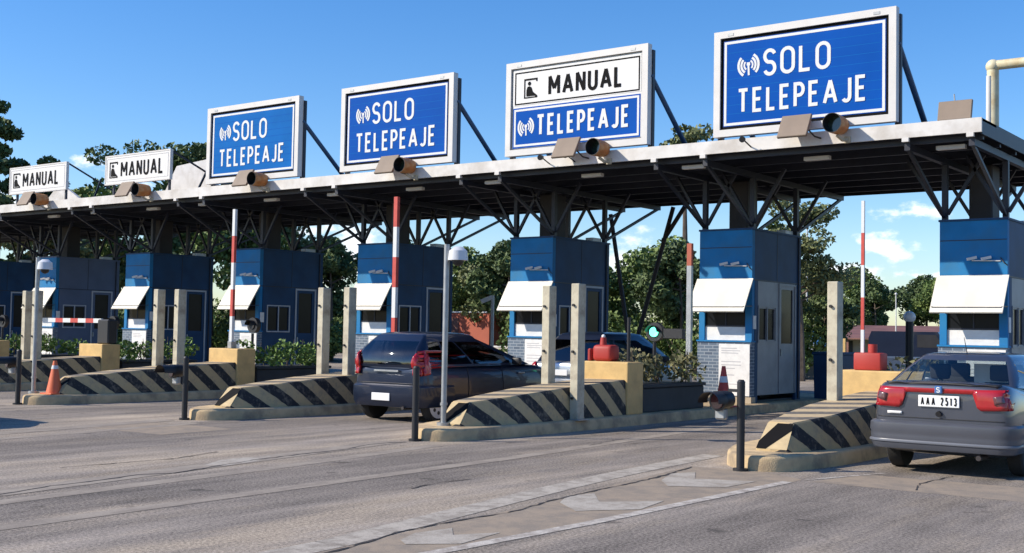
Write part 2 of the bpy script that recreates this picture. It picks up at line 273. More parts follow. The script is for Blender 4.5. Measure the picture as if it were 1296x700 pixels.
# ------------------------------------------------------------------ mesh helpers
class MB:
    def __init__(s): s.bm = bmesh.new()
    def box(s, x0, x1, y0, y1, z0, z1, bev=0, seg=1):
        x0, x1 = min(x0, x1), max(x0, x1); y0, y1 = min(y0, y1), max(y0, y1); z0, z1 = min(z0, z1), max(z0, z1)
        r = bmesh.ops.create_cube(s.bm, size=1)
        for v in r['verts']: v.co = Vector((x0+(v.co.x+.5)*(x1-x0), y0+(v.co.y+.5)*(y1-y0), z0+(v.co.z+.5)*(z1-z0)))
        if bev:
            ed = list({e for v in r['verts'] for e in v.link_edges})
            bmesh.ops.bevel(s.bm, geom=ed, offset=bev, segments=seg, affect='EDGES', profile=.5)
        return s
    def cyl(s, p0, p1, r0, r1=None, n=12):
        p0, p1 = Vector(p0), Vector(p1); r1 = r0 if r1 is None else r1; d = p1-p0
        q = Vector((0, 0, 1)).rotation_difference(d.normalized()).to_matrix().to_4x4()
        bmesh.ops.create_cone(s.bm, cap_ends=True, segments=n, radius1=r0, radius2=max(r1, 1e-4), depth=d.length, matrix=Matrix.Translation((p0+p1)/2) @ q)
        return s
    def bar(s, p0, p1, w, h=None):
        p0, p1 = Vector(p0), Vector(p1); h = h or w; d = (p1-p0); z = d.normalized()
        u = Vector((0, 0, 1)) if abs(z.z) < .95 else Vector((0, 1, 0))
        x = z.cross(u).normalized(); y = x.cross(z)
        vs = [s.bm.verts.new(p + x*a*w/2 + y*b*h/2) for p in (p0, p1) for a, b in ((-1, -1), (1, -1), (1, 1), (-1, 1))]
        for f in ((3, 2, 1, 0), (4, 5, 6, 7), (0, 1, 5, 4), (1, 2, 6, 5), (2, 3, 7, 6), (3, 0, 4, 7)): s.bm.faces.new([vs[i] for i in f])
        return s
    def tube(s, pts, r, n=8):
        for a, b in zip(pts[:-1], pts[1:]): s.cyl(a, b, r, n=n)
        return s
    def sphere(s, c, r, sx=1, sy=1, sz=1, u=14, v=9):
        m = Matrix.Translation(c) @ Matrix.Diagonal((sx, sy, sz, 1)); bmesh.ops.create_uvsphere(s.bm, u_segments=u, v_segments=v, radius=r, matrix=m); return s
    def prism(s, poly, axis, a, b):            # poly in the two other axes, extruded from a to b
        def P(p, t): return Vector((t, p[0], p[1])) if axis == 'x' else (Vector((p[0], t, p[1])) if axis == 'y' else Vector((p[0], p[1], t)))
        v0 = [s.bm.verts.new(P(p, a)) for p in poly]; v1 = [s.bm.verts.new(P(p, b)) for p in poly]; n = len(poly)
        s.bm.faces.new(v0); s.bm.faces.new(v1[::-1])
        for i in range(n): s.bm.faces.new([v0[i], v1[i], v1[(i+1) % n], v0[(i+1) % n]])
        bmesh.ops.recalc_face_normals(s.bm, faces=s.bm.faces); return s
    def loft(s, rings, closed=True, cap=True):
        vs = [[s.bm.verts.new(p) for p in r] for r in rings]; n = len(rings[0])
        for a, b in zip(vs[:-1], vs[1:]):
            for i in range(n if closed else n-1): s.bm.faces.new([a[i], a[(i+1) % n], b[(i+1) % n], b[i]])
        if cap: s.bm.faces.new(vs[0][::-1]); s.bm.faces.new(vs[-1])
        bmesh.ops.recalc_face_normals(s.bm, faces=s.bm.faces); return s
    def build(s, name, m, parent=None, smooth=False, loc=None):
        me = bpy.data.meshes.new(name); s.bm.to_mesh(me); s.bm.free(); me.materials.append(m)
        if smooth:
            me.polygons.foreach_set('use_smooth', [True]*len(me.polygons))
            try: me.set_sharp_from_angle(angle=R(40))
            except Exception: pass
        o = bpy.data.objects.new(name, me); COL.objects.link(o)
        if parent: o.parent = parent
        if loc: o.location = loc
        return o
def tag(o, label=None, cat=None, group=None, kind=None):
    if label: o['label'] = label
    if cat: o['category'] = cat
    if group: o['group'] = group
    if kind: o['kind'] = kind
    return o
def empty(name, loc, label, cat, group=None, rz=0):
    o = bpy.data.objects.new(name, None); COL.objects.link(o); o.location = loc; o.rotation_euler = (0, 0, rz); o.empty_display_size = .2
    return tag(o, label, cat, group)
def kids(o): return [c for c in bpy.data.objects if c.parent == o]
def copy_tree(o, loc=None, label=None, parent=None):
    c = o.copy(); COL.objects.link(c)
    if parent is not None: c.parent = parent
    for ch in kids(o): copy_tree(ch, parent=c)
    if loc is not None: c.location = loc
    if label: c['label'] = label
    return c

# ------------------------------------------------------------------ letters (stroke font)
def arc(cx, cy_, rx, ry, a0, a1, n=10): return [(cx+rx*math.cos(R(a0+(a1-a0)*i/n)), cy_+ry*math.sin(R(a0+(a1-a0)*i/n))) for i in range(n+1)]
def stad(w): return arc(w/2, 1-w/2, w/2, w/2, 0, 180, 10)+arc(w/2, w/2, w/2, w/2, 180, 360, 10)
G = {'T': (.52, [([(0, 1), (.52, 1)], 0), ([(.26, 1), (.26, 0)], 0)]), 'E': (.44, [([(.44, 1), (0, 1), (0, 0), (.44, 0)], 0), ([(0, .52), (.38, .52)], 0)]),
     'L': (.42, [([(0, 1), (0, 0), (.42, 0)], 0)]), 'O': (.5, [(stad(.5), 1)]),
     'P': (.46, [([(0, 0), (0, 1), (.22, 1)]+arc(.22, .74, .24, .26, 90, -90)[1:]+[(.09, .48)], 0)]),
     'A': (.58, [([(0, 0), (.29, .985), (.58, 0)], 0), ([(.1, .3), (.48, .3)], 0)]), 'J': (.4, [([(.4, 1), (.4, .22)]+arc(.2, .2, .2, .2, 0, -150)[1:], 0)]),
     'S': (.46, [(arc(.23, .76, .23, .24, 20, 180)+arc(.23, .76, .23, .26, 180, 250, 5)[1:]+arc(.23, .24, .23, .27, 70, 0, 5)+arc(.23, .24, .23, .24, 0, -160)[1:], 0)]),
     'M': (.62, [([(0, 0), (0, 1), (.31, .3), (.62, 1), (.62, 0)], 0)]), 'N': (.5, [([(0, 0), (0, 1), (.5, 0), (.5, 1)], 0)]),
     'U': (.5, [([(0, 1), (0, .25)]+arc(.25, .25, .25, .25, 180, 360)[1:]+[(.5, 1)], 0)]),
     '2': (.46, [(arc(.23, .76, .23, .24, 170, -20)+[(0, 0), (.46, 0)], 0)]), '5': (.46, [([(.43, 1), (.04, 1), (.02, .56)]+arc(.22, .32, .24, .32, 120, -160), 0)]),
     '1': (.3, [([(0, .8), (.2, 1), (.2, 0)], 0)]), '3': (.46, [(arc(.22, .76, .22, .24, 160, -80)+arc(.22, .27, .24, .27, 80, -160), 0)]), ' ': (.3, [])}
def ribbon(bm, pts, w, closed, f):
    P = [Vector((p[0], p[1])) for p in pts]
    if closed and (P[0]-P[-1]).length < 1e-5: P.pop()
    n = len(P); Lf = []; Rt = []
    for i in range(n):
        a = P[i-1] if (i > 0 or closed) else None; b = P[(i+1) % n] if (i < n-1 or closed) else None
        d1 = (P[i]-a).normalized() if a is not None else None; d2 = (b-P[i]).normalized() if b is not None else None
        if d1 is None: d1 = d2
        if d2 is None: d2 = d1
        n1 = Vector((-d1.y, d1.x)); n2 = Vector((-d2.y, d2.x)); mm = n1+n2
        mm = mm.normalized() if mm.length > 1e-6 else n1
        k = w/2/max(.6, mm.dot(n1)); e = Vector((0, 0))
        if not closed and i == 0: e = -d2*w*.0
        Lf.append(P[i]+mm*k); Rt.append(P[i]-mm*k)
    A = [bm.verts.new(f(p)) for p in Lf]; B = [bm.verts.new(f(p)) for p in Rt]
    for i in range(n if closed else n-1): j = (i+1) % n; bm.faces.new([A[i], B[i], B[j], A[j]])
def textwidth(txt, h, cond=1, gap=.2): return sum(G[c][0]*h*cond for c in txt)+gap*h*cond*(len(txt)-1)
def text_mesh(txt, x, z, y, h, w, m, name, parent, cond=1, gap=.2, width=None):
    """letters in a plane facing -Y; stroke centre lines, height h"""
    if width: cond = cond*width/textwidth(txt, h, cond, gap)
    bm = bmesh.new(); hh = h-w
    k = 0
    for c in txt:
        gw, st = G[c]
        for pts, cl in st:
            k += 1
            yy = y-.0004*k
            pts = [(x+w/2+p[0]*(gw*h*cond-w)/max(gw, .01), z+w/2+p[1]*hh) for p in pts]
            runs = [[pts[0]]]
            for q in range(1, len(pts)):
                runs[-1].append(pts[q])
                if not cl and q < len(pts)-1:
                    d1 = Vector(pts[q])-Vector(pts[q-1]); d2 = Vector(pts[q+1])-Vector(pts[q])
                    if d1.normalized().dot(d2.normalized()) < -.25: runs.append([pts[q]])
            for q, rn_ in enumerate(runs):
                ribbon(bm, rn_, w, cl, lambda p, yy=yy-.00012*q: Vector((p.x, yy, p.y)))
        x += (gw+gap)*h*cond
    me = bpy.data.meshes.new(name); bm.to_mesh(me); bm.free(); me.materials.append(m)
    o = bpy.data.objects.new(name, me); COL.objects.link(o); o.parent = parent; return o

# ------------------------------------------------------------------ setting: ground, road markings
g = MB(); g.box(-900, 700, -200, 1500, -.5, -.02); tag(g.build('ground', M['grass']), kind='structure')
g = MB(); g.box(-110, 60, -30, 62, -.3, 0); tag(g.build('road', M['asphalt']), kind='structure')
def ground_poly(mb, pts, z=.004): mb.bm.faces.new([mb.bm.verts.new((p[0], p[1], z)) for p in pts])
def ground_line(mb, pts, w, z=.004, jit=0):
    P = []
    for (a, b) in zip(pts[:-1], pts[1:]):
        n = max(1, int(math.dist(a, b)/.25)) if jit else 1
        for i in range(n): P.append((a[0]+(b[0]-a[0])*i/n+random.uniform(-jit, jit), a[1]+(b[1]-a[1])*i/n))
    P.append(pts[-1])
    ws = [w*(random.uniform(.3, 1.3) if jit else 1) for _ in P]
    for i in range(len(P)-1):
        a, b = Vector(P[i]), Vector(P[i+1]); d = (b-a).normalized(); nn = Vector((-d.y, d.x))
        mb.bm.faces.new([mb.bm.verts.new((*(q), z)) for q in (a+nn*ws[i]/2, a-nn*ws[i]/2, b-nn*ws[i+1]/2, b+nn*ws[i+1]/2)])
m = MB()
ground_line(m, [(-5.64, -2), (-5.58, 6.5), (-5.5, 8.4), (-5.48, 12.3)], .13, .004)
ground_line(m, [(-5.4, 12.6), (-5.0, 13.9)], .05)
tag(m.build('lane_line', M['line']), kind='structure')
m = MB()
for pl_ in ([(-6.36, 9.23), (-6.57, 9.66), (-6.48, 10.0), (-6.12, 9.53), (-5.71, 10.02), (-5.59, 9.39), (-5.96, 8.89)], [(-6.53, 11.39), (-6.77, 12.03), (-6.65, 12.38), (-6.34, 11.8), (-5.74, 12.07), (-5.75, 11.37), (-6.23, 11.01)],
            [(-6.1, 6.76), (-6.22, 7.06), (-6.16, 7.44), (-5.95, 7.2), (-5.75, 7.54), (-5.66, 6.94), (-5.95, 6.65)], [(-6.0, 4.4), (-6.12, 4.7), (-6.06, 5.1), (-5.9, 4.85), (-5.74, 5.1), (-5.68, 4.55), (-5.85, 4.3)]):
    ground_poly(m, pl_, .0045)
tag(m.build('lane_hatching', M['chev']), kind='structure')
m = MB(); ground_poly(m, [(-5.57, 2), (-5.44, 12.6), (-6.1, 13.0), (-7.0, 12.9), (-6.4, 8.4), (-5.95, 2)], .001); tag(m.build('median_patch', M['dustpatch']), kind='structure')
m = MB(); ground_line(m, [(-5.9, -2), (-6.36, 6.3), (-6.66, 8.1), (-7.0, 10.2), (-7.22, 11.9), (-7.42, 14.3)], .30, .0035)
tag(m.build('edge_line', M['paleline']), kind='structure')
m = MB()
for k in (1, 2, 3, 4):
    o = -S*(k-1)
    ground_line(m, [(-9.5+o, -3), (-10.45+o, 6), (-10.95+o, 9), (-11.55+o, 12.6)], .38, .0035)
    if k < 3: ground_line(m, [(-9.2+o, 0), (-9.95+o, 6), (-10.3+o, 9.4), (-10.75+o, 12.6)], .24, .0025)
ground_line(m, [(-8.4, 0), (-8.75, 6), (-9.05, 12), (-9.65, 18.7)], .22, .003)
tag(m.build('faded_lane_line', M['oldline']), kind='structure')
m = MB()
def crack(pts, w, z=.0055):
    n_ = 1
    P = []
    for (a, b) in zip(pts[:-1], pts[1:]):
        q = max(2, int(math.dist(a, b)/.09))
        for i in range(q): P.append((a[0]+(b[0]-a[0])*i/q+random.uniform(-.016, .016), a[1]+(b[1]-a[1])*i/q))
    P.append(pts[-1]); W_ = [w*random.uniform(.25, 1.5) for _ in P]
    vs = [(m.bm.verts.new((p[0]-w_/2, p[1], z)), m.bm.verts.new((p[0]+w_/2, p[1], z))) for p, w_ in zip(P, W_)]
    for (a, b), (c, d) in zip(vs[:-1], vs[1:]): m.bm.faces.new([a, b, d, c])
crack([(-9.9, -1), (-10.37, 6.05), (-10.58, 6.7), (-10.63, 7.31), (-10.74, 7.81), (-10.6, 8.16), (-10.84, 8.99), (-11.01, 9.6), (-11.13, 10.47), (-11.18, 11.28), (-11.46, 12.02), (-11.4, 12.52), (-11.3, 12.9)], .035)
crack([(-5.85, 1), (-6.13, 6.12), (-6.33, 6.99), (-6.38, 7.71), (-6.33, 8.39), (-6.5, 9.35), (-6.6, 10.41), (-6.71, 11.63), (-6.94, 12.83)], .028)
crack([(-11.85, 7.6), (-11.83, 8.12), (-11.8, 8.57), (-11.76, 8.99), (-12.04, 9.91)], .03)
crack([(-8.0, 9.0), (-8.1, 9.6), (-8.05, 10.0)], .02); crack([(-4.2, 12.6), (-4.35, 13.2), (-4.3, 14.2)], .02); crack([(-9.3, 14.2), (-9.5, 15.4)], .02)
tag(m.build('road_crack', M['sealant']), kind='structure')
m = MB(); ground_poly(m, [(-10.98, 8.86), (-11.28, 9.33), (-11.32, 9.61), (-11.2, 10.06), (-10.87, 9.46), (-10.78, 8.95)], .0045)
tag(m.build('road_patch', M['chev']), kind='structure')
m = MB(); ground_poly(m, [(-5.3, 12.5), (-5.1, 13.6), (-2.2, 13.75), (-2.1, 12.45)], .0015); ground_poly(m, [(-16.2, 10.8), (-16.4, 12.2), (-14.6, 12.3), (-14.5, 10.9)], .0015)
tag(m.build('repair_patch', M['dustpatch']), kind='structure')

# ------------------------------------------------------------------ islands, barriers, blocks, posts
DI = ['nearest to the grey saloon at the right', 'between the blue black hatchback and the dented far lane with the green signal', 'just left of the blue black hatchback',
      'carrying the tall orange cone', 'with the lowered red and white arm', 'cut by the left edge of the photo', 'second from the far left end', 'at the far left end']
IL = ['yellow nosed concrete kerb island beside the grey saloon, nearest to the camera', 'kerb island carrying the camera pole in front of the black hatchback',
      'kerb island directly left of the black hatchback', 'kerb island with the orange cone on its nose', 'kerb island under the lowered red and white barrier arm',
      'kerb island at the left photo edge, behind the one with the orange cone', 'dark kerb island under the grey blue toll booth', 'kerb island under the leftmost toll booth']
def make_island():
    mb = MB(); xl, xr, cx = -.78, .78, 0
    def outline(ins):
        pts = [(xr-.10-ins, 28.5), (xr-ins, 24), (xr-ins, 15.4)]
        cp_ = [(xr+.01, 15.4), (xr-.02, 14.4), (xr-.13, 13.55), (.50, 13.12), (.27, 12.99), (.03, 13.05), (-.23, 13.28), (-.45, 13.68), (-.68, 14.4), (xl, 15.5), (xl, 17)]
        a = []
        for i in range(1, len(cp_)-2):
            for j in range(4):
                u = j/4; p0, p1, p2, p3 = cp_[i-1], cp_[i], cp_[i+1], cp_[i+2]
                a.append(tuple(.5*((2*p1[q])+(-p0[q]+p2[q])*u+(2*p0[q]-5*p1[q]+4*p2[q]-p3[q])*u*u+(-p0[q]+3*p1[q]-3*p2[q]+p3[q])*u**3) for q in (0, 1)))
        a.append(cp_[-2])
        pts += [(x*(1-ins*1.1), y+ins*.9 if y < 13.5 else y+ins*.3) for x, y in a]
        pts += [(xl+ins, 24), (xl+ins, 28.5)]
        return pts
    o0, o1, o2 = outline(0), outline(.012), outline(.05)
    mb.loft([[Vector((p[0], p[1], z)) for p in o] for o, z in ((o0, -.03), (o1, .135), ([( (p[0]+q[0])/2, (p[1]+q[1])/2) for p, q in zip(o1, o2)], .165), (o2, .175))])
    return mb
isl = None
XC = lambda k: -6.45-S*k
for k in range(8):
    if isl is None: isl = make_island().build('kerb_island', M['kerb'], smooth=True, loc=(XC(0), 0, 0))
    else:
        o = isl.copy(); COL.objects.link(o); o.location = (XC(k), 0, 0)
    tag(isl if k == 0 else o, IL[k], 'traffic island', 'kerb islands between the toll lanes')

# wedge barrier (local x from island centre)
def make_wedge():
    mb = MB(); rings = []
    for y, xl, xr, zt, xlt, xrt in [(13.66, -.08, .36, .20, -.06, .35), (13.92, -.14, .44, .52, -.02, .33), (14.7, -.24, .60, .585, -.14, .50),
                           (15.6, -.30, .62, .655, -.22, .555), (16.7, -.32, .61, .72, -.26, .57), (17.865, -.32, .60, .775, -.27, .575)]:
        e = .02
        rings.append([Vector(p) for p in ((xl, y, .172), (xr, y, .172), (xrt, y, zt-e), (xrt-e, y, zt), (xlt+e, y, zt), (xlt, y, zt-e))])
    rings[0] = [Vector((v.x, 13.66, min(v.z, .2))) for v in rings[0]]
    mb.loft(rings); return mb
WL = ['black and yellow striped wedge barrier beside the grey saloon', 'black and yellow striped wedge barrier in front of the black hatchback', 'striped wedge barrier ending behind the black hatchback tailgate',
      'striped wedge barrier right behind the orange cone', 'striped wedge barrier leading up to the block under the lowered arm', 'striped wedge barrier at the left photo edge']
BLB = ['ochre concrete block behind the grey saloon, holding a red housing', 'ochre concrete block with red housing at the end of the nearest full wedge barrier', 'ochre concrete block hidden behind the black hatchback',
       'ochre concrete block at the foot of the raised arm left of the hatchback', 'ochre concrete block with the lowered red and white arm', 'ochre concrete block cut by the left photo edge']
wed = blk = None
for k in range(6):
    if wed is None:
        wed = empty('crash_barrier', (XC(0), 0, 0), WL[0], 'barrier', 'striped wedge barriers on the islands')
        make_wedge().build('wedge', M['stripe'], wed)
        NY = lambda z, o_: 13.66+(z-.20)*.26/.32-o_
        mb = MB(); mb.bm.faces.new([mb.bm.verts.new((x_, NY(z_, .004), z_)) for x_, z_ in ((-.055, .205), (.345, .205), (.325, .505), (-.015, .505))]); mb.build('nose_face', M['nose'], wed)
        mb = MB(); mb.prism([(.12, .505), (.32, .505), (.335, .43), (.07, .205), (-.055, .205), (-.05, .29)], 'y', 13.0, 13.004)
        # painted band on the sloping nose
        bm = mb.bm
        for v in bm.verts:
            v.co.y = NY(v.co.z, .009 if v.co.y < 13.002 else .006)
        mb.build('nose_band', M['ink'], wed)
        blk = tag(MB().box(-.37, .62, 17.87, 18.4, .17, 1.08, .02, 2).build('concrete_block', M['yellow'], loc=(XC(0), 0, 0)), BLB[0], 'concrete block', 'ochre blocks behind the wedge barriers')
    else:
        copy_tree(wed, (XC(k), 0, 0), WL[k])
        b = blk.copy(); COL.objects.link(b); b.location = (XC(k), 0, 0); b['label'] = BLB[k]
# the nearest block is wider to the left
blk.data = blk.data.copy()
for v in blk.data.vertices:
    if v.co.x < 0: v.co.x -= .33
# tall cream posts
def make_post():
    t = empty('guide_post', (0, 0, 0), 'x', 'post', 'cream height posts on the islands')
    MB().box(-.08, .08, -.10, .10, 0, 2.2, .012).build('shaft', M['cream'], t)
    MB().box(-.14, .14, -.16, .16, 0, .018).build('base_plate', M['galv'], t)
    for z in (.35, 1.1, 1.85): MB().cyl((-.02, -.098, z), (-.02, -.135, z), .022, n=8).build('bolt', M['black'], t)
    return t
posts = [(0, -.12, 16.3, 'cream steel post rising from the wedge barrier beside the grey saloon'),
         (1, -.2, 16.65, 'left cream post of the pair on the barrier in front of the black hatchback'), (1, .68, 16.22, 'right cream post of the pair near the red housing'),
         (2, -.3, 16.45, 'left cream post of the pair left of the black hatchback tailgate'), (2, .40, 16.45, 'right cream post of the pair touching the hatchback tailgate'),
         (3, -.2, 16.35, 'left cream post of the pair behind the barrier with the orange cone'), (3, .32, 16.5, 'right cream post of the pair behind the barrier with the orange cone'),
         (4, -.35, 16.4, 'left cream post of the pair by the lowered arm'), (4, .25, 16.3, 'right cream post of the pair by the lowered arm')]
pt = make_post()
for i, (k, dx, y, lb) in enumerate(posts):
    loc = (XC(k)+dx, y, .17 if dx > .6 else .16)
    if i == 0: pt.location = loc; pt['label'] = lb
    else: copy_tree(pt, loc, lb)
# black bollards in front of the noses
def bollard(x, head, lb):
    t = empty('bollard', (x, 12.90, 0), lb, 'bollard', 'slim black bollards before the islands')
    mb = MB().cyl((0, 0, 0), (0, 0, 1.03), .048, n=14).cyl((0, 0, 1.03), (0, 0, 1.06), .052, .03, n=14); mb.build('post', M['black'], t, True)
    MB().cyl((0, 0, 0), (0, 0, .03), .09, n=14).build('base_plate', M['black'], t, True)
    if head:
        MB().bar((-.02, 0, .93), (-.16, 0, .93), .035).build('arm', M['black'], t)
        mb = MB(); mb.cyl((-.22, .12, .82), (-.26, -.10, .80), .10, .12, n=18); mb.build('signal_housing', M['black'], t, True)
        mb = MB(); n = 12
        for rr in (0,):
            ring = [[Vector((-.25+math.cos(R(a))*.135, y, .80+math.sin(R(a))*.115)) for a in range(-10, 191, 20)] for y in (-.1, -.34)]
            mb.loft(ring, closed=False, cap=False)
        mb.build('visor', M['black'], t, True)
        MB().cyl((-.255, -.10, .80), (-.258, -.112, .80), .09, n=18).build('lens', M['lampdark'], t, True)
        MB().box(-.33, -.19, -.03, .06, .58, .72, .02).build('bracket', M['galv'], t)
bollard(-6.36+.02, True, 'black bollard with a hooded signal lamp before the island beside the grey saloon')
bollard(-11.40, False, 'plain black bollard right of the hatchback tail light')
bollard(-16.55, True, 'black bollard with a hooded signal lamp, left of the black hatchback')
bollard(-21.62, True, 'black bollard left of the orange cone')

# camera poles
def cam_pole(x, y, h, dx, lb):
    t = empty('camera_pole', (x, y, .17), lb, 'camera pole', 'slim camera poles')
    MB().cyl((0, 0, 0), (0, 0, h), .042, n=14).build('pole', M['galv'], t, True)
    MB().cyl((0, 0, 0), (0, 0, .05), .10, n=14).cyl((0, 0, .30), (0, 0, .34), .055, n=14).build('collar', M['galv'], t, True)
    MB().bar((0, 0, h-.14), (dx-.02, .02, h-.10), .035).build('arm', M['galv'], t)
    MB().cyl((dx, .02, h-.24), (dx, .02, h-.10), .15, .135, n=20).cyl((dx, .02, h-.10), (dx, .02, h-.04), .135, .06, n=20).build('housing', M['dome'], t, True)
    MB().sphere((dx, .02, h-.25), .085, 1, 1, .9).build('lens_dome', M['black'], t, True)
cam_pole(-11.50, 13.64, 2.68, .20, 'tall grey pole with white dome camera in front of the black hatchback')
cam_pole(-22.15, 13.55, 2.72, .22, 'tall grey pole with white dome camera beside the orange cone')

# cones
def cone(x, y, z, h, r, body, lb, bands):
    t = empty('traffic_cone', (x, y, z), lb, 'traffic cone')
    MB().box(-r*1.25, r*1.25, -r*1.25, r*1.25, 0, .03, .01).build('base', body, t)
    MB().cyl((0, 0, .03), (0, 0, h), r, r*.22, n=20).build('body', body, t, True)
    for a, b in bands:
        ra = r+(r*.22-r)*(a-.03)/(h-.03)+.004; rb = r+(r*.22-r)*(b-.03)/(h-.03)+.004
        MB().cyl((0, 0, a), (0, 0, b), ra, rb, n=20).build('band', M['letter'], t, True)
cone(-21.60, 13.66, .175, .66, .155, M['cone'], 'plain orange traffic cone standing on the island nose', [(.50, .57)])
cone(-10.92, 21.45, .175, .80, .16, M['red2'], 'red and white banded cone in front of the blue booth with metal doors', [(.08, .30), (.48, .60)])

# booms
def stripes(t, x, y, z0, z1, r, n, axis='z', first='red'):
    for i in range(n):
        a, b = z0+(z1-z0)*i/n, z0+(z1-z0)*(i+1)/n
        m_ = (M['red2'] if (i % 2 == 0) == (first == 'red') else M['letter'])
        mb = MB()
        if axis == 'z': mb.box(x-r, x+r, y-r*.8, y+r*.8, a, b)
        else: mb.box(a, b, y-r*.8, y+r*.8, z0_x-r, z0_x+r)
        mb.build('arm_band', m_, t)
M['red2'] = mat('faded red tape', (.50, .06, .045), .6, var=.15, scale=8)
def boom(x, y, z, h, r, n, lb, first='white', housing=None):
    t = empty('boom_barrier', (x, y, z), lb, 'barrier arm', 'raised red and white barrier arms')
    stripes(t, 0, 0, .12, h, r, n, first=first)
    MB().box(-.07, .07, -.06, .10, 0, .16, .01).build('pivot', M['galv'], t)
    if housing: MB().box(-.09, .34, -.16, .16, 0, .27, .03, 2).cyl((.16, 0, .26), (.16, 0, .40), .07, n=12).build('housing', M['red'], t, True)
    return t
b = boom(-6.86, 18.12, 1.08, 2.62, .024, 5, 'thin raised barrier arm behind the grey saloon with red housing', 'white', True)
b = boom(-16.62, 18.1, 1.08, 3.20, .048, 5, 'raised red and white barrier arm behind the black hatchback', 'red')
b = boom(-21.62, 18.1, 1.08, 3.18, .042, 5, 'raised red and white barrier arm left of the hatchback, above an ochre block', 'white')
b = boom(-11.42, 20.95, .17, 3.2, .05, 7, 'grey raised barrier arm with an orange tip between green signal and booth', 'white')
for c in kids(b):
    if c.name.startswith('arm_band'): c.data.materials[0] = M['galv']
tip = [c for c in kids(b) if c.name.startswith('arm_band')]
tip[-1].data.materials[0] = M['brickred']
# red housing on the second block
t = empty('motor_housing', (-11.55, 18.14, 1.08), 'red motor housing with a white topped knob on the ochre block', 'housing')
MB().box(-.20, .20, -.16, .16, 0, .29, .07, 3).build('case', M['red'], t, True)
MB().cyl((-.06, 0, .27), (-.06, 0, .42), .065, .05, n=14).build('neck', M['red'], t, True)
MB().sphere((-.06, 0, .44), .035).build('cap', M['lamp'], t, True)
MB().box(-.32, -.25, -.12, .05, 0, .22, .02).build('side_bar', M['red'], t)
t = empty('steel_post', (-11.12, 18.2, 1.08), 'slim dark steel post on the ochre block right of the red housing', 'post')
MB().cyl((0, 0, 0), (0, 0, .78), .032).build('shaft', M['black'], t, True); MB().box(-.06, .06, -.06, .06, 0, .02).build('foot', M['black'], t)
# lowered arm
t = empty('boom_barrier', (-26.7, 18.2, 1.08), 'lowered red and white barrier arm across the far lane', 'barrier arm', 'raised red and white barrier arms'); t['group'] = 'lowered barrier arms'
MB().box(-.05, .42, -.14, .14, .0, .62, .03).build('cabinet', M['black'], t)
x = -.05
for i in range(7):
    MB().box(x-.34, x, -.03, .03, .53, .64).build('arm_band', M['red2'] if i % 2 else M['letter'], t); x -= .34

# green signal
t = empty('traffic_signal', (-12.2, 20.95, .17), 'dark signal head showing a green light beside the raised grey arm', 'traffic light')
MB().cyl((0, 0, 0), (0, 0, 1.25), .035).build('post', M['black'], t, True)
MB().cyl((0, .10, 1.45), (0, -.02, 1.45), .19, n=20).build('backplate', M['black'], t, True)
MB().cyl((0, -.02, 1.45), (0, -.045, 1.45), .095, n=20).build('lens', M['green'], t, True)
mb = MB(); mb.loft([[Vector((math.cos(R(a))*.13, y, 1.45+math.sin(R(a))*.13)) for a in range(0, 181, 15)] for y in (-.02, -.16)], closed=False, cap=False); mb.build('visor', M['black'], t, True)
MB().box(.22, .66, -.05, .08, 1.32, 1.52, .01).build('arm', M['black'], t)

sig = t
for (x, y, lb) in ((-23.1, 20, 'unlit dark signal head on a slim post beside the raised arm over the left block'), (-28.9, 20, 'unlit dark signal head right of the block with the lowered arm'), (-34.5, 20, 'unlit dark signal head at the left photo edge')):
    c = copy_tree(sig, (x, y, .17), lb)
    for ch in kids(c):
        if ch.name.startswith('lens'): ch.data = ch.data.copy(); ch.data.materials[0] = M['black']
        if ch.name.startswith('arm'): bpy.data.objects.remove(ch)
# ------------------------------------------------------------------ foliage
def leaf_cluster(verts, faces, c, rad, n, size, squash=.7, rng=random):
    for _ in range(n):
        while True:
            v = Vector((rng.uniform(-1, 1), rng.uniform(-1, 1), rng.uniform(-1, 1)))
            if .1 < v.length < 1: break
        v = v*(v.length**-.45)
        p = Vector((c[0]+v.x*rad, c[1]+v.y*rad, c[2]+v.z*rad*squash))
        a = Vector((rng.gauss(0, 1), rng.gauss(0, 1), rng.gauss(0, 1))).normalized(); b = a.orthogonal().normalized(); q = Matrix.Rotation(rng.uniform(0, 6.28), 3, a) @ b; w = a.cross(q)
        s_ = size*rng.uniform(.6, 1.4); i = len(verts)
        verts += [p-q*s_-w*s_*.5, p+q*s_*.2-w*s_*.6, p+q*s_, p-q*s_*.2+w*s_*.6]
        faces.append((i, i+1, i+2, i+3))
def mesh_from(name, verts, faces, m, parent=None):
    me = bpy.data.meshes.new(name); me.from_pydata(verts, [], faces); me.materials.append(m)
    o = bpy.data.objects.new(name, me); COL.objects.link(o)
    if parent: o.parent = parent
    return o
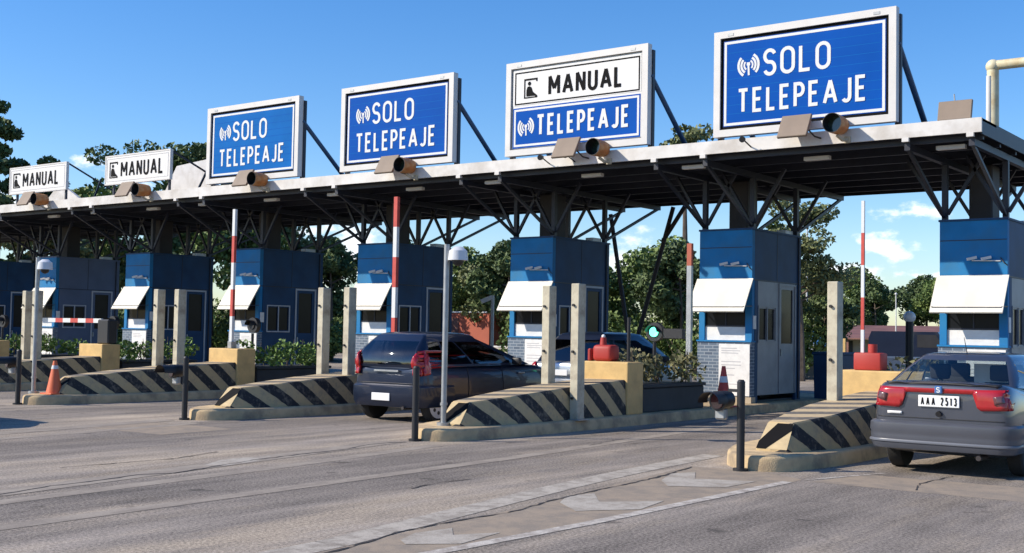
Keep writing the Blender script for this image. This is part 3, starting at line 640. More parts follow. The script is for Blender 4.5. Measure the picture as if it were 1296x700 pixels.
def shrub(name, x, y, z, lx, ly, h, m, lb, seed=1, n=380, size=.045, planter=None, parent_loc=True):
    rng = random.Random(seed); t = empty(name, (x, y, z), lb, 'planter' if planter else 'shrub', 'planters behind the ochre blocks' if planter else None)
    V = []; Fc = []
    nn = 9
    for i in range(nn):
        leaf_cluster(V, Fc, (rng.uniform(-lx, lx)*.8, ly*(i/(nn-1)*2-1)*.9, (planter or 0)+h*rng.uniform(.3, .62)), h*rng.uniform(.38, .6), n//nn, size, .9, rng)
    mesh_from('foliage', V, Fc, m, t)
    mb = MB()
    for i in range(10):
        a = Vector((rng.uniform(-lx, lx)*.6, rng.uniform(-ly, ly)*.9, (planter or 0)-.05)); mb.cyl(a, a+Vector((rng.uniform(-.1, .1), rng.uniform(-.1, .1), h*rng.uniform(.6, 1.15))), .012, .005, n=5)
    mb.box(-lx*.9, lx*.9, -ly*.98, ly*.98, (planter or 0)-.09, (planter or 0)-.03); mb.build('stem', M['bark'], t)
    if planter:
        mb = MB(); mb.box(-lx, lx, -ly, ly, 0, planter-.06, .02).box(-lx-.03, lx+.03, -ly-.03, ly+.03, planter-.06, planter, .01); mb.build('tub', M['planter'], t)
    return t
PLB = ['dark planter behind the block next to the grey saloon', 'dark planter with dry shrubs between ochre block and booth with metal doors', 'dark planter behind the black hatchback', 'dark planter with bright green hedge left of the hatchback',
       'dark planter with green hedge right of the lowered arm', 'dark planter with dark shrubs at the left photo edge']
for k in range(6):
    shrub('planter', XC(k)+.1, 19.7, .17, .42, 1.15, .62, M['dry'] if k < 2 else M['hedge'], PLB[k], 11+k, 1100, .05, .5)

# ------------------------------------------------------------------ toll booths
def make_booth(kind):
    t = empty('toll_booth', (0, 0, 0), 'x', 'toll booth', 'blue toll booths under the canopy')
    x0, x1, y0, y1, zt = -.79, .44, 23.07, 25.54, 3.84
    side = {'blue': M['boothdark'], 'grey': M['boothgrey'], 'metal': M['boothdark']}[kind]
    # brick base and plinth
    MB().box(x0-.02, x1+.0, y0-.03, y0+.14, .30, 1.44).build('brick_wall', M['brick'], t)
    MB().box(x0-.04, x1+.02, y0-.05, y0+.16, .172, .298).build('plinth', M['conc'], t)
    MB().box(x0-.03, x1+.02, y0-.06, y0+.15, 1.442, 1.475).build('sill', M['booth'], t)
    # front frame in pieces
    mb = MB(); mb.box(x0, x0+.13, y0, y0+.12, 1.477, 2.78).box(x1-.15, x1, y0, y0+.12, 1.477, 2.78).box(x0, x1, y0, y0+.12, 2.782, 3.80)
    mb.build('front_wall', M['booth'], t)
    MB().box(x0+.132, x1-.152, y0+.04, y0+.07, 1.477, 1.76).build('counter_panel', M['paper'], t)
    MB().box(x0+.132, x1-.152, y0+.05, y0+.06, 1.762, 2.78).build('front_window', M['boothglass'], t)
    MB().box(x0+.132, x1-.152, y0+.03, y0+.08, 1.762, 1.79).box((x0+x1)/2-.012, (x0+x1)/2+.012, y0+.035, y0+.075, 1.792, 2.78).build('window_bar', M['steel'], t)
    # shell
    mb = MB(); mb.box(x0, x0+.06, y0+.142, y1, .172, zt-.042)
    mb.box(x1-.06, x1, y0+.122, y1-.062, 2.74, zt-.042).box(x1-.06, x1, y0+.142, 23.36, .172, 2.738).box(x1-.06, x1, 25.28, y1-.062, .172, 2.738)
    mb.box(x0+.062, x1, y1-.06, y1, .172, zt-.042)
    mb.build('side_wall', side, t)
    MB().box(x0-.02, x1+.02, y0-.02, y1+.02, zt-.04, zt).build('roof', side if kind != 'metal' else M['boothdark'], t)
    MB().box(x0+.07, x1-.07, y0+.15, y1-.07, .18, .22).build('floor', M['planter'], t)
    MB().box(x0+.08, x1-.2, y0+.15, y0+.5, 1.3, 1.36).build('desk', M['planter'], t)
    MB().box(x0+.25, x0+.7, 24.6, 25.2, .22, 1.9).build('cabinet', M['planter'], t)
    mb = MB()
    MB().box(x1, x1+.006, 24.29, 24.305, 2.76, zt-.05).build('panel_seam', M['steel'], t)
    MB().box(x1, x1+.008, 23.1, y1-.02, 2.745, 2.765).build('rain_strip', M['steel'], t)
    MB().box(x0+.01, x1-.01, y0-.006, y0, 3.43, 3.445).build('panel_seam', M['steel'], t)
    MB().tube([(x1+.018, 25.4, .2), (x1+.018, 25.4, 3.79)], .018, 8).build('conduit', M['steel'], t)
    # side door assembly
    fr = M['greymetal'] if kind == 'metal' else M['white2']
    pm = M['greymetal'] if kind == 'metal' else side
    xs = x1-.05
    mb = MB(); mb.box(xs, x1-.006, 23.362, 24.27, .33, 1.50).box(xs, x1-.006, 23.362, 24.27, 2.16, 2.738).box(xs, x1-.006, 23.362, 23.42, 1.50, 2.16).box(xs, x1-.006, 23.79, 23.84, 1.502, 2.158).box(xs, x1-.006, 24.2, 24.27, 1.502, 2.158).box(xs, x1-.006, 24.272, 24.46 if kind != 'metal' else 24.40, .33, 2.738)
    mb.build('side_panel', pm, t)
    MB().box(x1-.035, x1-.03, 23.42, 23.79, 1.5, 2.16).box(x1-.035, x1-.03, 23.84, 24.2, 1.5, 2.16).build('side_window', M['boothglass'], t)
    w = .03
    mb = MB()
    for a, b, c, d in ((23.40, 24.22, 1.47, 2.19),):
        mb.box(x1-.004, x1+.014, a, b, c-w, c).box(x1-.004, x1+.014, a, b, d, d+w).box(x1-.004, x1+.014, a-w, a, c-w, d+w).box(x1-.004, x1+.014, b, b+w, c-w, d+w).box(x1-.004, x1+.012, (a+b)/2-w/2, (a+b)/2+w/2, c, d)
    mb.build('window_frame', fr, t)
    d = empty_part('door', t)
    ya, yb = (24.402, 25.278) if kind == 'metal' else (24.462, 25.278)
    MB().box(xs, x1-.008, ya, yb, .33, 1.42).box(xs, x1-.008, ya, ya+.14, 1.422, 2.6).box(xs, x1-.008, yb-.14, yb, 1.422, 2.6).box(xs, x1-.008, ya, yb, 2.602, 2.736).build('leaf', pm, d)
    MB().box(x1-.035, x1-.03, ya+.14, yb-.14, 1.42, 2.6).build('pane', M['boothglass'], d)
    MB().box(x1-.008, x1+.014, ya, ya+.045, .34, 2.73).box(x1-.008, x1+.014, yb-.045, yb, .34, 2.73).box(x1-.008, x1+.012, ya+.045, yb-.045, 2.68, 2.73).build('frame', fr, d)
    MB().box(x1-.008, x1+.035, ya+.07, ya+.10, 1.15, 1.30).build('handle', M['galv'], d)
    # awning
    mb = MB(); prof = [(y0-.012, 2.78), (y0-.15, 2.57), (y0-.31, 2.32), (y0-.46, 2.08)]
    outer = prof; inner = [(p[0]+.018, p[1]-.02) for p in prof][::-1]
    mb.prism(outer+inner, 'x', x0-.05, x1+.03); mb.build('awning', M['awning'], t)
    mb = MB(); mb.bar((x0-.02, y0-.005, 2.2), (x0-.02, y0-.40, 2.18), .02).bar((x1+.005, y0-.005, 2.2), (x1+.005, y0-.40, 2.18), .02); mb.bar((x0-.02, y0-.40, 2.17), (x1+.005, y0-.40, 2.17), .02); mb.build('awning_bracket', M['steel'], t)
    # notice board
    nb = MB().box(x0+.5, x1-.02, y0-.048, y0-.032, .32, 1.40).build('notice_board', M['paper'], t)
    mb = MB()
    rng = random.Random(3)
    for i, z in enumerate([1.30, 1.25, 1.20, 1.02, .95, .88, .74, .55]): mb.box(x0+.56, x0+.56+rng.uniform(.3, .55), y0-.0495, y0-.0485, z, z+.018)
    mb.build('print', M['greyink'], nb)
    # cameras over the awning
    c = MB().bar((x1-.12, y0-.01, 3.04), (x1-.62, y0-.06, 3.05), .018).build('camera_bracket', M['white'], t)
    for dx in (-.62, -.36):
        q = MB(); q.bar((x1+dx-.07, y0-.13, 3.07), (x1+dx+.08, y0-.05, 3.11), .06, .05); q.build('camera', M['white'], t)
    MB().tube([(x1-.12, y0-.012, 3.1), (x1-.05, y0-.03, 3.0), (x1+.01, y0-.02, 2.95)], .01, 6).build('cable', M['black'], t)
    # sign plates beside the window
    MB().box(x1+.002, x1+.012, 23.12, 23.26, 1.72, 2.0).build('number_sign', M['paper'], t)
    # roof duct
    MB().box(x0+.34, x0+.78, 23.75, 24.25, zt, 4.94, .02).build('duct', M['duct'], t)
    MB().box(x1-.3, x1-.08, 24.9, 25.3, zt, zt+.10, .01).build('roof_box', M['dome'], t)
    return t
def empty_part(name, parent):
    o = bpy.data.objects.new(name, None); COL.objects.link(o); o.parent = parent; o.empty_display_size = .1; return o
M['white2'] = mat('faded white frame', (.45, .47, .50), .6, var=.1)
BTL = ['blue toll booth above the grey saloon, rightmost in the row', 'blue toll booth with grey metal side doors, right of the green signal', 'blue toll booth behind the pair of posts and the hatchback bonnet',
       'blue toll booth directly behind the black hatchback roof', 'blue toll booth left of the hatchback with white framed side window', 'blue toll booth behind the left pair of cream posts', 'toll booth with pale grey blue side cladding at the left',
       'dark blue toll booth whose side fills the left photo edge']
protos = {}
kinds = ['metal', 'metal', 'blue', 'blue', 'blue', 'blue', 'grey', 'blue']
for k in range(8):
    kd = kinds[k]
    if kd not in protos: t = make_booth(kd); protos[kd] = t; t.location = (XC(k), 0, 0); t['label'] = BTL[k]
    else: copy_tree(protos[kd], (XC(k), 0, 0), BTL[k])

# blue bin and tarpaulin box behind the booth with metal doors
t = empty('bin', (-10.75, 26.6, .17), 'blue wheeled bin behind the booth with metal doors', 'bin')
MB().prism([(-.28, 0), (.28, 0), (.34, 1.0), (-.34, 1.0)], 'x', -.35, .35).build('body', M['boothdark'], t)
MB().box(-.38, .38, -.38, .38, 1.0, 1.07, .02).build('lid', M['boothdark'], t)

# ------------------------------------------------------------------ canopy
can = empty('toll_canopy', (-27, 24.5, 0), 'long flat dark canopy with white front edge over all toll lanes', 'canopy')
def cpart(mb, name, m, par=None):
    o = mb.build(name, m); o.parent = par or can; o.location = (27, -24.5, 0); return o
CX0, CX1, CY0, CY1 = -52, -5.88, 20.96, 28.2
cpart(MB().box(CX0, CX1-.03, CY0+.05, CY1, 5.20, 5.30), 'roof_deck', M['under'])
mb = MB(); cpart(mb.box(CX0, CX1, CY0, CY0+.048, 5.11, 5.36), 'front_fascia', M['fascia'])
cpart(MB().box(CX0, CX1, CY0+.05, CY0+.9, 5.302, 5.35), 'roof_edge', M['fascia'])
cpart(MB().box(CX1-.028, CX1, CY0+.05, CY1, 5.08, 5.35), 'end_fascia', M['steel'])
cpart(MB().box(CX0, CX1-.03, CY1-.05, CY1+.01, 5.02, 5.199), 'rear_fascia', M['under'])
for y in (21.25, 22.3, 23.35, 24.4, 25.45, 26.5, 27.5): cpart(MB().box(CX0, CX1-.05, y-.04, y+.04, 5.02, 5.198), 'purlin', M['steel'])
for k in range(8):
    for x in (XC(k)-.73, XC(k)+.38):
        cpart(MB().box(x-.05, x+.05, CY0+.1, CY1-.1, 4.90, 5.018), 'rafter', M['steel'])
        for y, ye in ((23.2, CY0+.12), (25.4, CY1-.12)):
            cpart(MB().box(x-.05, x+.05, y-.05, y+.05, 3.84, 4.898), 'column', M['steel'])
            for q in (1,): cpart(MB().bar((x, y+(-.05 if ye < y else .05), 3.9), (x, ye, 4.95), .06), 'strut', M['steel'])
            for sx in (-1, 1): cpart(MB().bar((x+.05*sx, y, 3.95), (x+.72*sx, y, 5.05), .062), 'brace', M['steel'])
        cpart(MB().box(x-.06, x+.06, CY0-.015, CY0+.06, 5.04, 5.108), 'bracket', M['white'])
    cpart(MB().box(XC(k)-.35, XC(k)+.15, 21.45, 21.57, 4.93, 5.0), 'light_tube', M['white'])
    cpart(MB().box(XC(k)-2.9, XC(k)-2.4, 21.6, 21.72, 4.94, 5.01), 'light_tube', M['white'])
# white raised panels on the roof behind the small signs
cpart(MB().prism([(-30.6, 5.34), (-29.85, 6.38), (-28.0, 6.52), (-28.0, 5.34)], 'y', 22.7, 22.8), 'roof_screen', M['fascia'])
cpart(MB().prism([(-37.2, 5.34), (-36.0, 6.25), (-34.2, 5.34)], 'y', 22.7, 22.8), 'roof_screen', M['fascia'])
cpart(MB().prism([(-33.0, 5.34), (-32.3, 5.95), (-31.4, 5.34)], 'y', 22.7, 22.8), 'roof_screen', M['fascia'])
# leaning braces behind
for (x, z0), (x2, z1), y in (((-15.95, 5.0), (-17.1, 1.2), 28.3), ((-15.6, 5.0), (-16.25, 4.1), 28.3), ((-18.0, 4.9), (-17.35, 1.4), 28.4)):
    cpart(MB().cyl((x, y, z0), (x2, y, z1), .06, n=10), 'leaning_brace', M['duct'])

# ------------------------------------------------------------------ canopy signs
def panel_border(mb, x0, x1, z0, z1, w, y0, y1):
    mb.box(x0, x1, y0, y1, z0, z0+w).box(x0, x1, y0, y1, z1-w, z1).box(x0, x0+w, y0, y1, z0+w, z1-w).box(x1-w, x1, y0, y1, z0+w, z1-w)
def icon_waves(x, z, h, y, m, parent):
    bm = bmesh.new(); c = 0
    for rr, wd in ((.20, .06), (.335, .075), (.475, .085)):
        for s_ in (0, 180):
            pts = arc(x, z, rr*h, rr*h*1.05, s_-52+8, s_+52+8, 12)
            ribbon(bm, pts, wd*h*1.3, False, lambda p, c=c: Vector((p.x, y-.0003*c, p.y))); c += 1
    for pts, w in (([(x, z+.12*h), (x, z-.02*h)], .16*h), ([(x, z), (x+.02*h, z-.45*h)], .09*h)):
        ribbon(bm, pts, w, False, lambda p, c=c: Vector((p.x, y-.0003*c, p.y))); c += 1
    me = bpy.data.meshes.new('icon'); bm.to_mesh(me); bm.free(); me.materials.append(m); o = bpy.data.objects.new('icon', me); COL.objects.link(o); o.parent = parent
def icon_cashier(x, z, h, y, m, parent):
    mb = MB(); w = h*.85
    def q(pts, k): mb.bm.faces.new([mb.bm.verts.new((x+p[0]*w, y-.0004*k, z+p[1]*h)) for p in pts])
    q([(0, 0), (.09, 0), (.09, 1), (0, 1)], 0); q([(0, .93), (1, .93), (1, 1.02), (0, 1.02)], 1); q([(.9, .84), (1, .84), (1, .95), (.9, .95)], 2); q([(0, 0), (1, 0), (1, .06), (0, .06)], 3)
    q([(.18, .10), (.78, .10), (.98, .02), (1.0, .10), (.66, .32), (.55, .56), (.42, .62), (.26, .6), (.18, .42)], 4)
    q([(.40+.12*math.cos(a*.6283), .76+.11*math.sin(a*.6283)) for a in range(10)], 5)
    mb.build('icon', m, parent)
def sign_frame(x0, w, z0, z1, lb, struts=True):
    t = empty('overhead_sign', (x0+w/2, 20.96, 5.36), lb, 'sign', 'toll lane signs on the canopy')
    ox, oz = -w/2, -5.36
    X0, X1, Z0, Z1 = ox, -ox, z0+oz, z1+oz
    MB().box(X0, X1, .01, .10, Z0, Z1).build('panel_back', M['galv'], t)
    mb = MB(); panel_border(mb, X0-.005, X1+.005, Z0-.005, Z1+.005, .135, -.055, .105); mb.build('frame', M['white'], t)
    for xx in (X0+.35, X1-.35):
        mb = MB().box(xx-.06, xx+.06, -.062, -.056, Z1-.10, Z1-.05); mb.build('clip', M['galv'], t)
    if struts:
        for xx in (X0+.06, X1-.02):
            MB().cyl((xx, .10, Z1-.62), (xx, 1.95, 5.32-5.36), .055, n=10).build('back_strut', M['booth2'], t, True)
            MB().box(xx-.05, xx+.05, .108, .2, -.02, Z1-.1).build('upright', M['steel'], t)
    return t, X0, X1, Z0, Z1
M['booth2'] = mat('blue grey strut paint', (.035, .08, .16), .5, var=.2, scale=5)
def sign_blue(x0, w, z0, z1, lb, sheet='signblue'):
    t, X0, X1, Z0, Z1 = sign_frame(x0, w, z0, z1, lb)
    a = .14
    MB().box(X0+a-.01, X1-a+.01, -.012, .009, Z0+a-.01, Z1-a+.01).build('edge', M['ink'], t)
    MB().box(X0+a+.05, X1-a-.05, -.018, -.0125, Z0+a+.05, Z1-a-.05).build('blue_sheet', M[sheet], t)
    mb = MB(); panel_border(mb, X0+a+.065, X1-a-.065, Z0+a+.065, Z1-a-.065, .05, -.022, -.0185); mb.build('border', M['letter'], t)
    for i in range(1, 9):
        zz = Z0+a+.12+(Z1-Z0-2*a-.24)*i/9; MB().box(X0+a+.12, X1-a-.12, -.0188, -.0182, zz-.004, zz+.004).build('sheet_seam', M['signpale'] if sheet == 'signblue' else M['signblue'], t)
    W_, H_ = X1-X0, Z1-Z0
    icon_waves(X0+.20*W_, Z0+.655*H_, .44, -.0235, M['letter'], t)
    text_mesh('SOLO', X0+.285*W_, Z0+.53*H_, -.0235, .255*H_, .068, M['letter'], 'letters', t, width=.375*W_, gap=.13)
    text_mesh('TELEPEAJE', X0+.135*W_, Z0+.205*H_, -.0235, .235*H_, .066, M['letter'], 'letters', t, width=.715*W_, gap=.14)
    return t
SX = lambda k: -10.914-S*k
D = -.06
for k, lb in ((0, 'large blue SOLO TELEPEAJE sign at the right end of the canopy'), (2, 'blue SOLO TELEPEAJE sign above the black hatchback, left of the half white sign'), (3, 'blue SOLO TELEPEAJE sign next to the two small white signs')):
    sign_blue(SX(k), 3.58, 5.42, 7.47, lb, 'signpale' if k == 3 else 'signblue')
# white and blue sign
t, X0, X1, Z0, Z1 = sign_frame(SX(1), 3.60, 5.42, 7.47, 'sign with white MANUAL panel over blue TELEPEAJE panel')
a = .16; H_ = Z1-Z0; W_ = X1-X0; zm = Z0+.52*H_
MB().box(X0+a, X1-a, -.012, .009, Z0+a, Z1-a).build('edge', M['signwhite'], t)
MB().box(X0+a+.01, X1-a-.01, -.018, -.0125, zm+.03, Z1-a-.02).build('white_sheet', M['signwhite'], t)
mb = MB(); panel_border(mb, X0+a+.06, X1-a-.04, zm+.05, Z1-a-.06, .03, -.022, -.0185); mb.build('border', M['ink'], t)
icon_cashier(X0+.13*W_, zm+.175, .42, -.0235, M['ink'], t)
text_mesh('MANUAL', X0+.31*W_, zm+.17, -.0235, .46, .074, M['ink'], 'letters', t, width=.52*W_, gap=.12)
MB().box(X0+a+.02, X1-a-.02, -.018, -.0125, Z0+a+.0, zm-.02).build('blue_sheet', M['signblue'], t)
mb = MB(); panel_border(mb, X0+a+.05, X1-a-.05, Z0+a+.035, zm-.05, .045, -.022, -.0185); mb.build('border', M['letter'], t)
icon_waves(X0+.148*W_, Z0+.30*H_, .42, -.0235, M['letter'], t)
text_mesh('TELEPEAJE', X0+.225*W_, Z0+.19*H_, -.0235, .47, .07, M['letter'], 'letters', t, width=.655*W_, gap=.14)
# small white signs
def small_sign(x0, w, lb):
    t = empty('overhead_sign', (x0+w/2, 20.96, 5.36), lb, 'sign', 'toll lane signs on the canopy')
    X0, X1, Z0, Z1 = -w/2, w/2, .31, 1.16
    MB().box(X0, X1, .0, .08, Z0, Z1).build('panel', M['signwhite'], t)
    mb = MB(); panel_border(mb, X0-.005, X1+.005, Z0-.005, Z1+.005, .04, -.01, .085); mb.build('frame', M['white'], t)
    mb = MB(); panel_border(mb, X0+.09, X1-.09, Z0+.09, Z1-.09, .012, -.006, -.001); mb.build('border', M['greyink'], t)
    icon_cashier(X0+.22, Z0+.19, .46, -.008, M['ink'], t)
    text_mesh('MANUAL', X0+.76, Z0+.19, -.008, .47, .068, M['ink'], 'letters', t, width=1.98, gap=.14)
    for xx in (X0+.3, X1-.15): MB().box(xx-.03, xx+.03, .081, .14, -.02, Z1-.05).build('upright', M['steel'], t)
    MB().bar((X1-.05, .12, Z1-.05), (X1+1.1, 1.6, 0), .05).build('back_strut', M['steel'], t)
    MB().bar((X1+.9, .6, .62), (X1-.1, 1.0, 0), .05).build('back_strut', M['steel'], t)
small_sign(-30.90, 3.05, 'small white MANUAL sign beside the large blue signs')
small_sign(-36.05, 3.15, 'small white MANUAL sign furthest to the left')
# ------------------------------------------------------------------ canopy signal lamps and floodlights
def horn(x, lb):
    t = empty('signal_lamp', (x, 20.96, 5.12), lb, 'signal lamp', 'round hooded signal lamps on the canopy edge')
    n = 22; mb = MB()
    rings = []
    for y, r in ((-.34, .19), (-.36, .20), (-.75, .205)):
        pass
    outer = [[Vector((math.cos(i/n*6.2832)*r, y, .33+math.sin(i/n*6.2832)*r)) for i in range(n)] for y, r in ((-.06, .10), (-.08, .16), (-.20, .175), (-.50, .18))]
    inner = [[Vector((math.cos(i/n*6.2832)*r, y, .33+math.sin(i/n*6.2832)*r)) for i in range(n)] for y, r in ((-.50, .17), (-.28, .165))]
    MB().loft(outer, cap=False).build('hood', M['orange'], t, True)
    MB().loft([outer[-1]]+inner, cap=False).build('hood_lining', M['black'], t, True)
    MB().cyl((0, -.08, .33), (0, -.05, .33), .13, n=n).build('rear_cap', M['orange'], t, True)
    MB().cyl((0, -.28, .33), (0, -.27, .33), .165, n=n).build('lens', M['lens'], t, True)
    MB().bar((0, -.25, .14), (.06, -.12, .06), .05).bar((.06, -.12, .06), (.10, -.0, .08), .05).box(.04, .16, -.03, 0, .02, .14).build('bracket', M['cream'], t)
    return t
M['lens'] = mat('dark green glass lens', (.012, .03, .022), .15, var=.1, coat=.6)
HL = ['orange hooded signal lamp under the rightmost blue sign', 'orange hooded signal lamp under the half white sign', 'orange hooded signal lamp under the blue sign above the hatchback', 'orange hooded signal lamp under the leftmost blue sign',
      'orange hooded signal lamp under the small white sign next to the blue signs', 'orange hooded signal lamp under the small white sign furthest left']
FL = [s_.replace('orange hooded signal lamp', 'tilted grey floodlight panel') for s_ in HL]
hp = horn(-8.33, HL[0]); hp.location.z = 5.08
for k in range(1, 6): copy_tree(hp, (-8.33-S*k-(.22 if k in (2, 3) else 0), 20.96, 5.05), HL[k])
def flood(x, y, z, lb, rot=(0, 0, 0)):
    t = empty('floodlight', (x, y, z), lb, 'floodlight', 'flat floodlights on the canopy edge')
    q = Matrix.Rotation(R(-30), 4, 'X')
    mb = MB().box(-.29, .29, -.03, .03, -.25, .25, .01); bmesh.ops.transform(mb.bm, matrix=Matrix.Translation((0, -.27, .32)) @ q @ Matrix.Shear('XZ', 4, (0, 0)) , verts=mb.bm.verts); mb.build('panel', M['panelback'], t)
    MB().tube([(.22, -.25, .28), (.34, -.15, .12), (.40, -.01, .10)], .016, 8).build('arm', M['black'], t)
    MB().sphere((.24, -.25, .28), .035).build('joint', M['black'], t)
    return t
fp = flood(-9.14, 20.96, 5.13, FL[0])
for k in range(1, 6): copy_tree(fp, (-9.14-S*k, 20.96, 5.13), FL[k])
# small dark spot lamps on the edge between signs
t0 = empty('spot_lamp', (-10.2, 20.96, 5.3), 'small black spot lamp on the canopy edge left of the rightmost floodlight', 'lamp', 'small black spot lamps on the canopy edge')
MB().cyl((0, -.22, 0), (.04, -.34, -.02), .05, .06).build('head', M['black'], t0, True); MB().bar((0, -.22, 0), (.06, 0, -.12), .02).build('arm', M['black'], t0)
copy_tree(t0, (-14.25, 20.96, 5.3), 'small black spot lamp left of the half white sign')
copy_tree(t0, (-14.9, 20.96, 5.3), 'small black spot lamp right of the blue sign above the hatchback')
# flat panel standing at the right roof end
t = empty('floodlight', (-6.42, 21.25, 5.36), 'grey flat floodlight standing on the right roof end', 'floodlight')
mb = MB().box(-.29, .29, -.03, .03, .0, .36, .01); bmesh.ops.transform(mb.bm, matrix=Matrix.Translation((0, 0, .04)) @ Matrix.Rotation(R(-14), 4, 'X'), verts=mb.bm.verts); mb.build('panel', M['panelback'], t)
MB().cyl((0, .12, 0), (-.04, .12, .52), .012).build('antenna', M['galv'], t, True)
MB().box(-.2, .2, .04, .14, 0, .06).build('foot', M['galv'], t)

# ------------------------------------------------------------------ gantry pipe behind the canopy
t = empty('pipe_gantry', (-8.15, 30, 0), 'yellowed white pipe gantry rising behind the right canopy end', 'gantry')
MB().cyl((0, 0, 0), (0, 0, 8.1), .14, n=16).build('post', M['gantry'], t, True)
MB().cyl((-.10, -.12, 0), (-.06, -.1, 7.95), .07, n=12).build('side_pipe', M['white'], t, True)
MB().cyl((-.05, 0, 8.22), (7, 0, 8.22), .12, n=16).sphere((0, 0, 8.2), .17).build('beam', M['gantry'], t, True)
MB().bar((0, 0, 6.3), (.5, 0, 5.6), .14).build('gusset', M['gantry'], t)
MB().cyl((7, 0, 0), (7, 0, 8.22), .14, n=16).build('far_post', M['gantry'], t, True)

# ------------------------------------------------------------------ cars
def smooth_eval(o):
    dg = bpy.context.evaluated_depsgraph_get(); me = bpy.data.meshes.new_from_object(o.evaluated_get(dg)); o.modifiers.clear(); o.data = me; return o
def decal(bvh, poly, axis, m, name, parent, off=.012, cut=.05, mirror=False, sign=1):
    """flat outline laid on the body surface and given thickness. axis 'y': poly in (x,z) seen from behind; axis 'x': poly in (y,z) seen from the side"""
    bm = bmesh.new()
    P = (lambda p: Vector((p[0], 0, p[1]))) if axis == 'y' else (lambda p: Vector((0, p[0], p[1])))
    f = bm.faces.new([bm.verts.new(P(p)) for p in poly])
    xs = [P(p) for p in poly]
    lo = [min(v[i] for v in xs) for i in range(3)]; hi = [max(v[i] for v in xs) for i in range(3)]
    for i in range(3):
        if hi[i]-lo[i] < 1e-6: continue
        c = lo[i]+cut
        while c < hi[i]-1e-4:
            no = Vector((0, 0, 0)); no[i] = 1; pc = Vector((0, 0, 0)); pc[i] = c
            bmesh.ops.bisect_plane(bm, geom=bm.verts[:]+bm.edges[:]+bm.faces[:], plane_co=pc, plane_no=no); c += cut
    d = Vector((0, 1, 0)) if axis == 'y' else Vector((-sign, 0, 0))
    for v in bm.verts:
        o = v.co - d*8
        h = bvh.ray_cast(o, d)
        if h[0] is not None: v.co = h[0] - d*off
        else:
            h = bvh.find_nearest(v.co + (Vector((0, .05, 0)) if axis == 'y' else Vector((sign*.8, 0, 0))))
            v.co = h[0] - d*off*.5
    me = bpy.data.meshes.new(name); bm.to_mesh(me); bm.free(); me.materials.append(m)
    me.polygons.foreach_set('use_smooth', [True]*len(me.polygons))
    o = bpy.data.objects.new(name, me); COL.objects.link(o); o.parent = parent
    md = o.modifiers.new('s', 'SOLIDIFY'); md.thickness = off*1.6; md.offset = 0
    return o
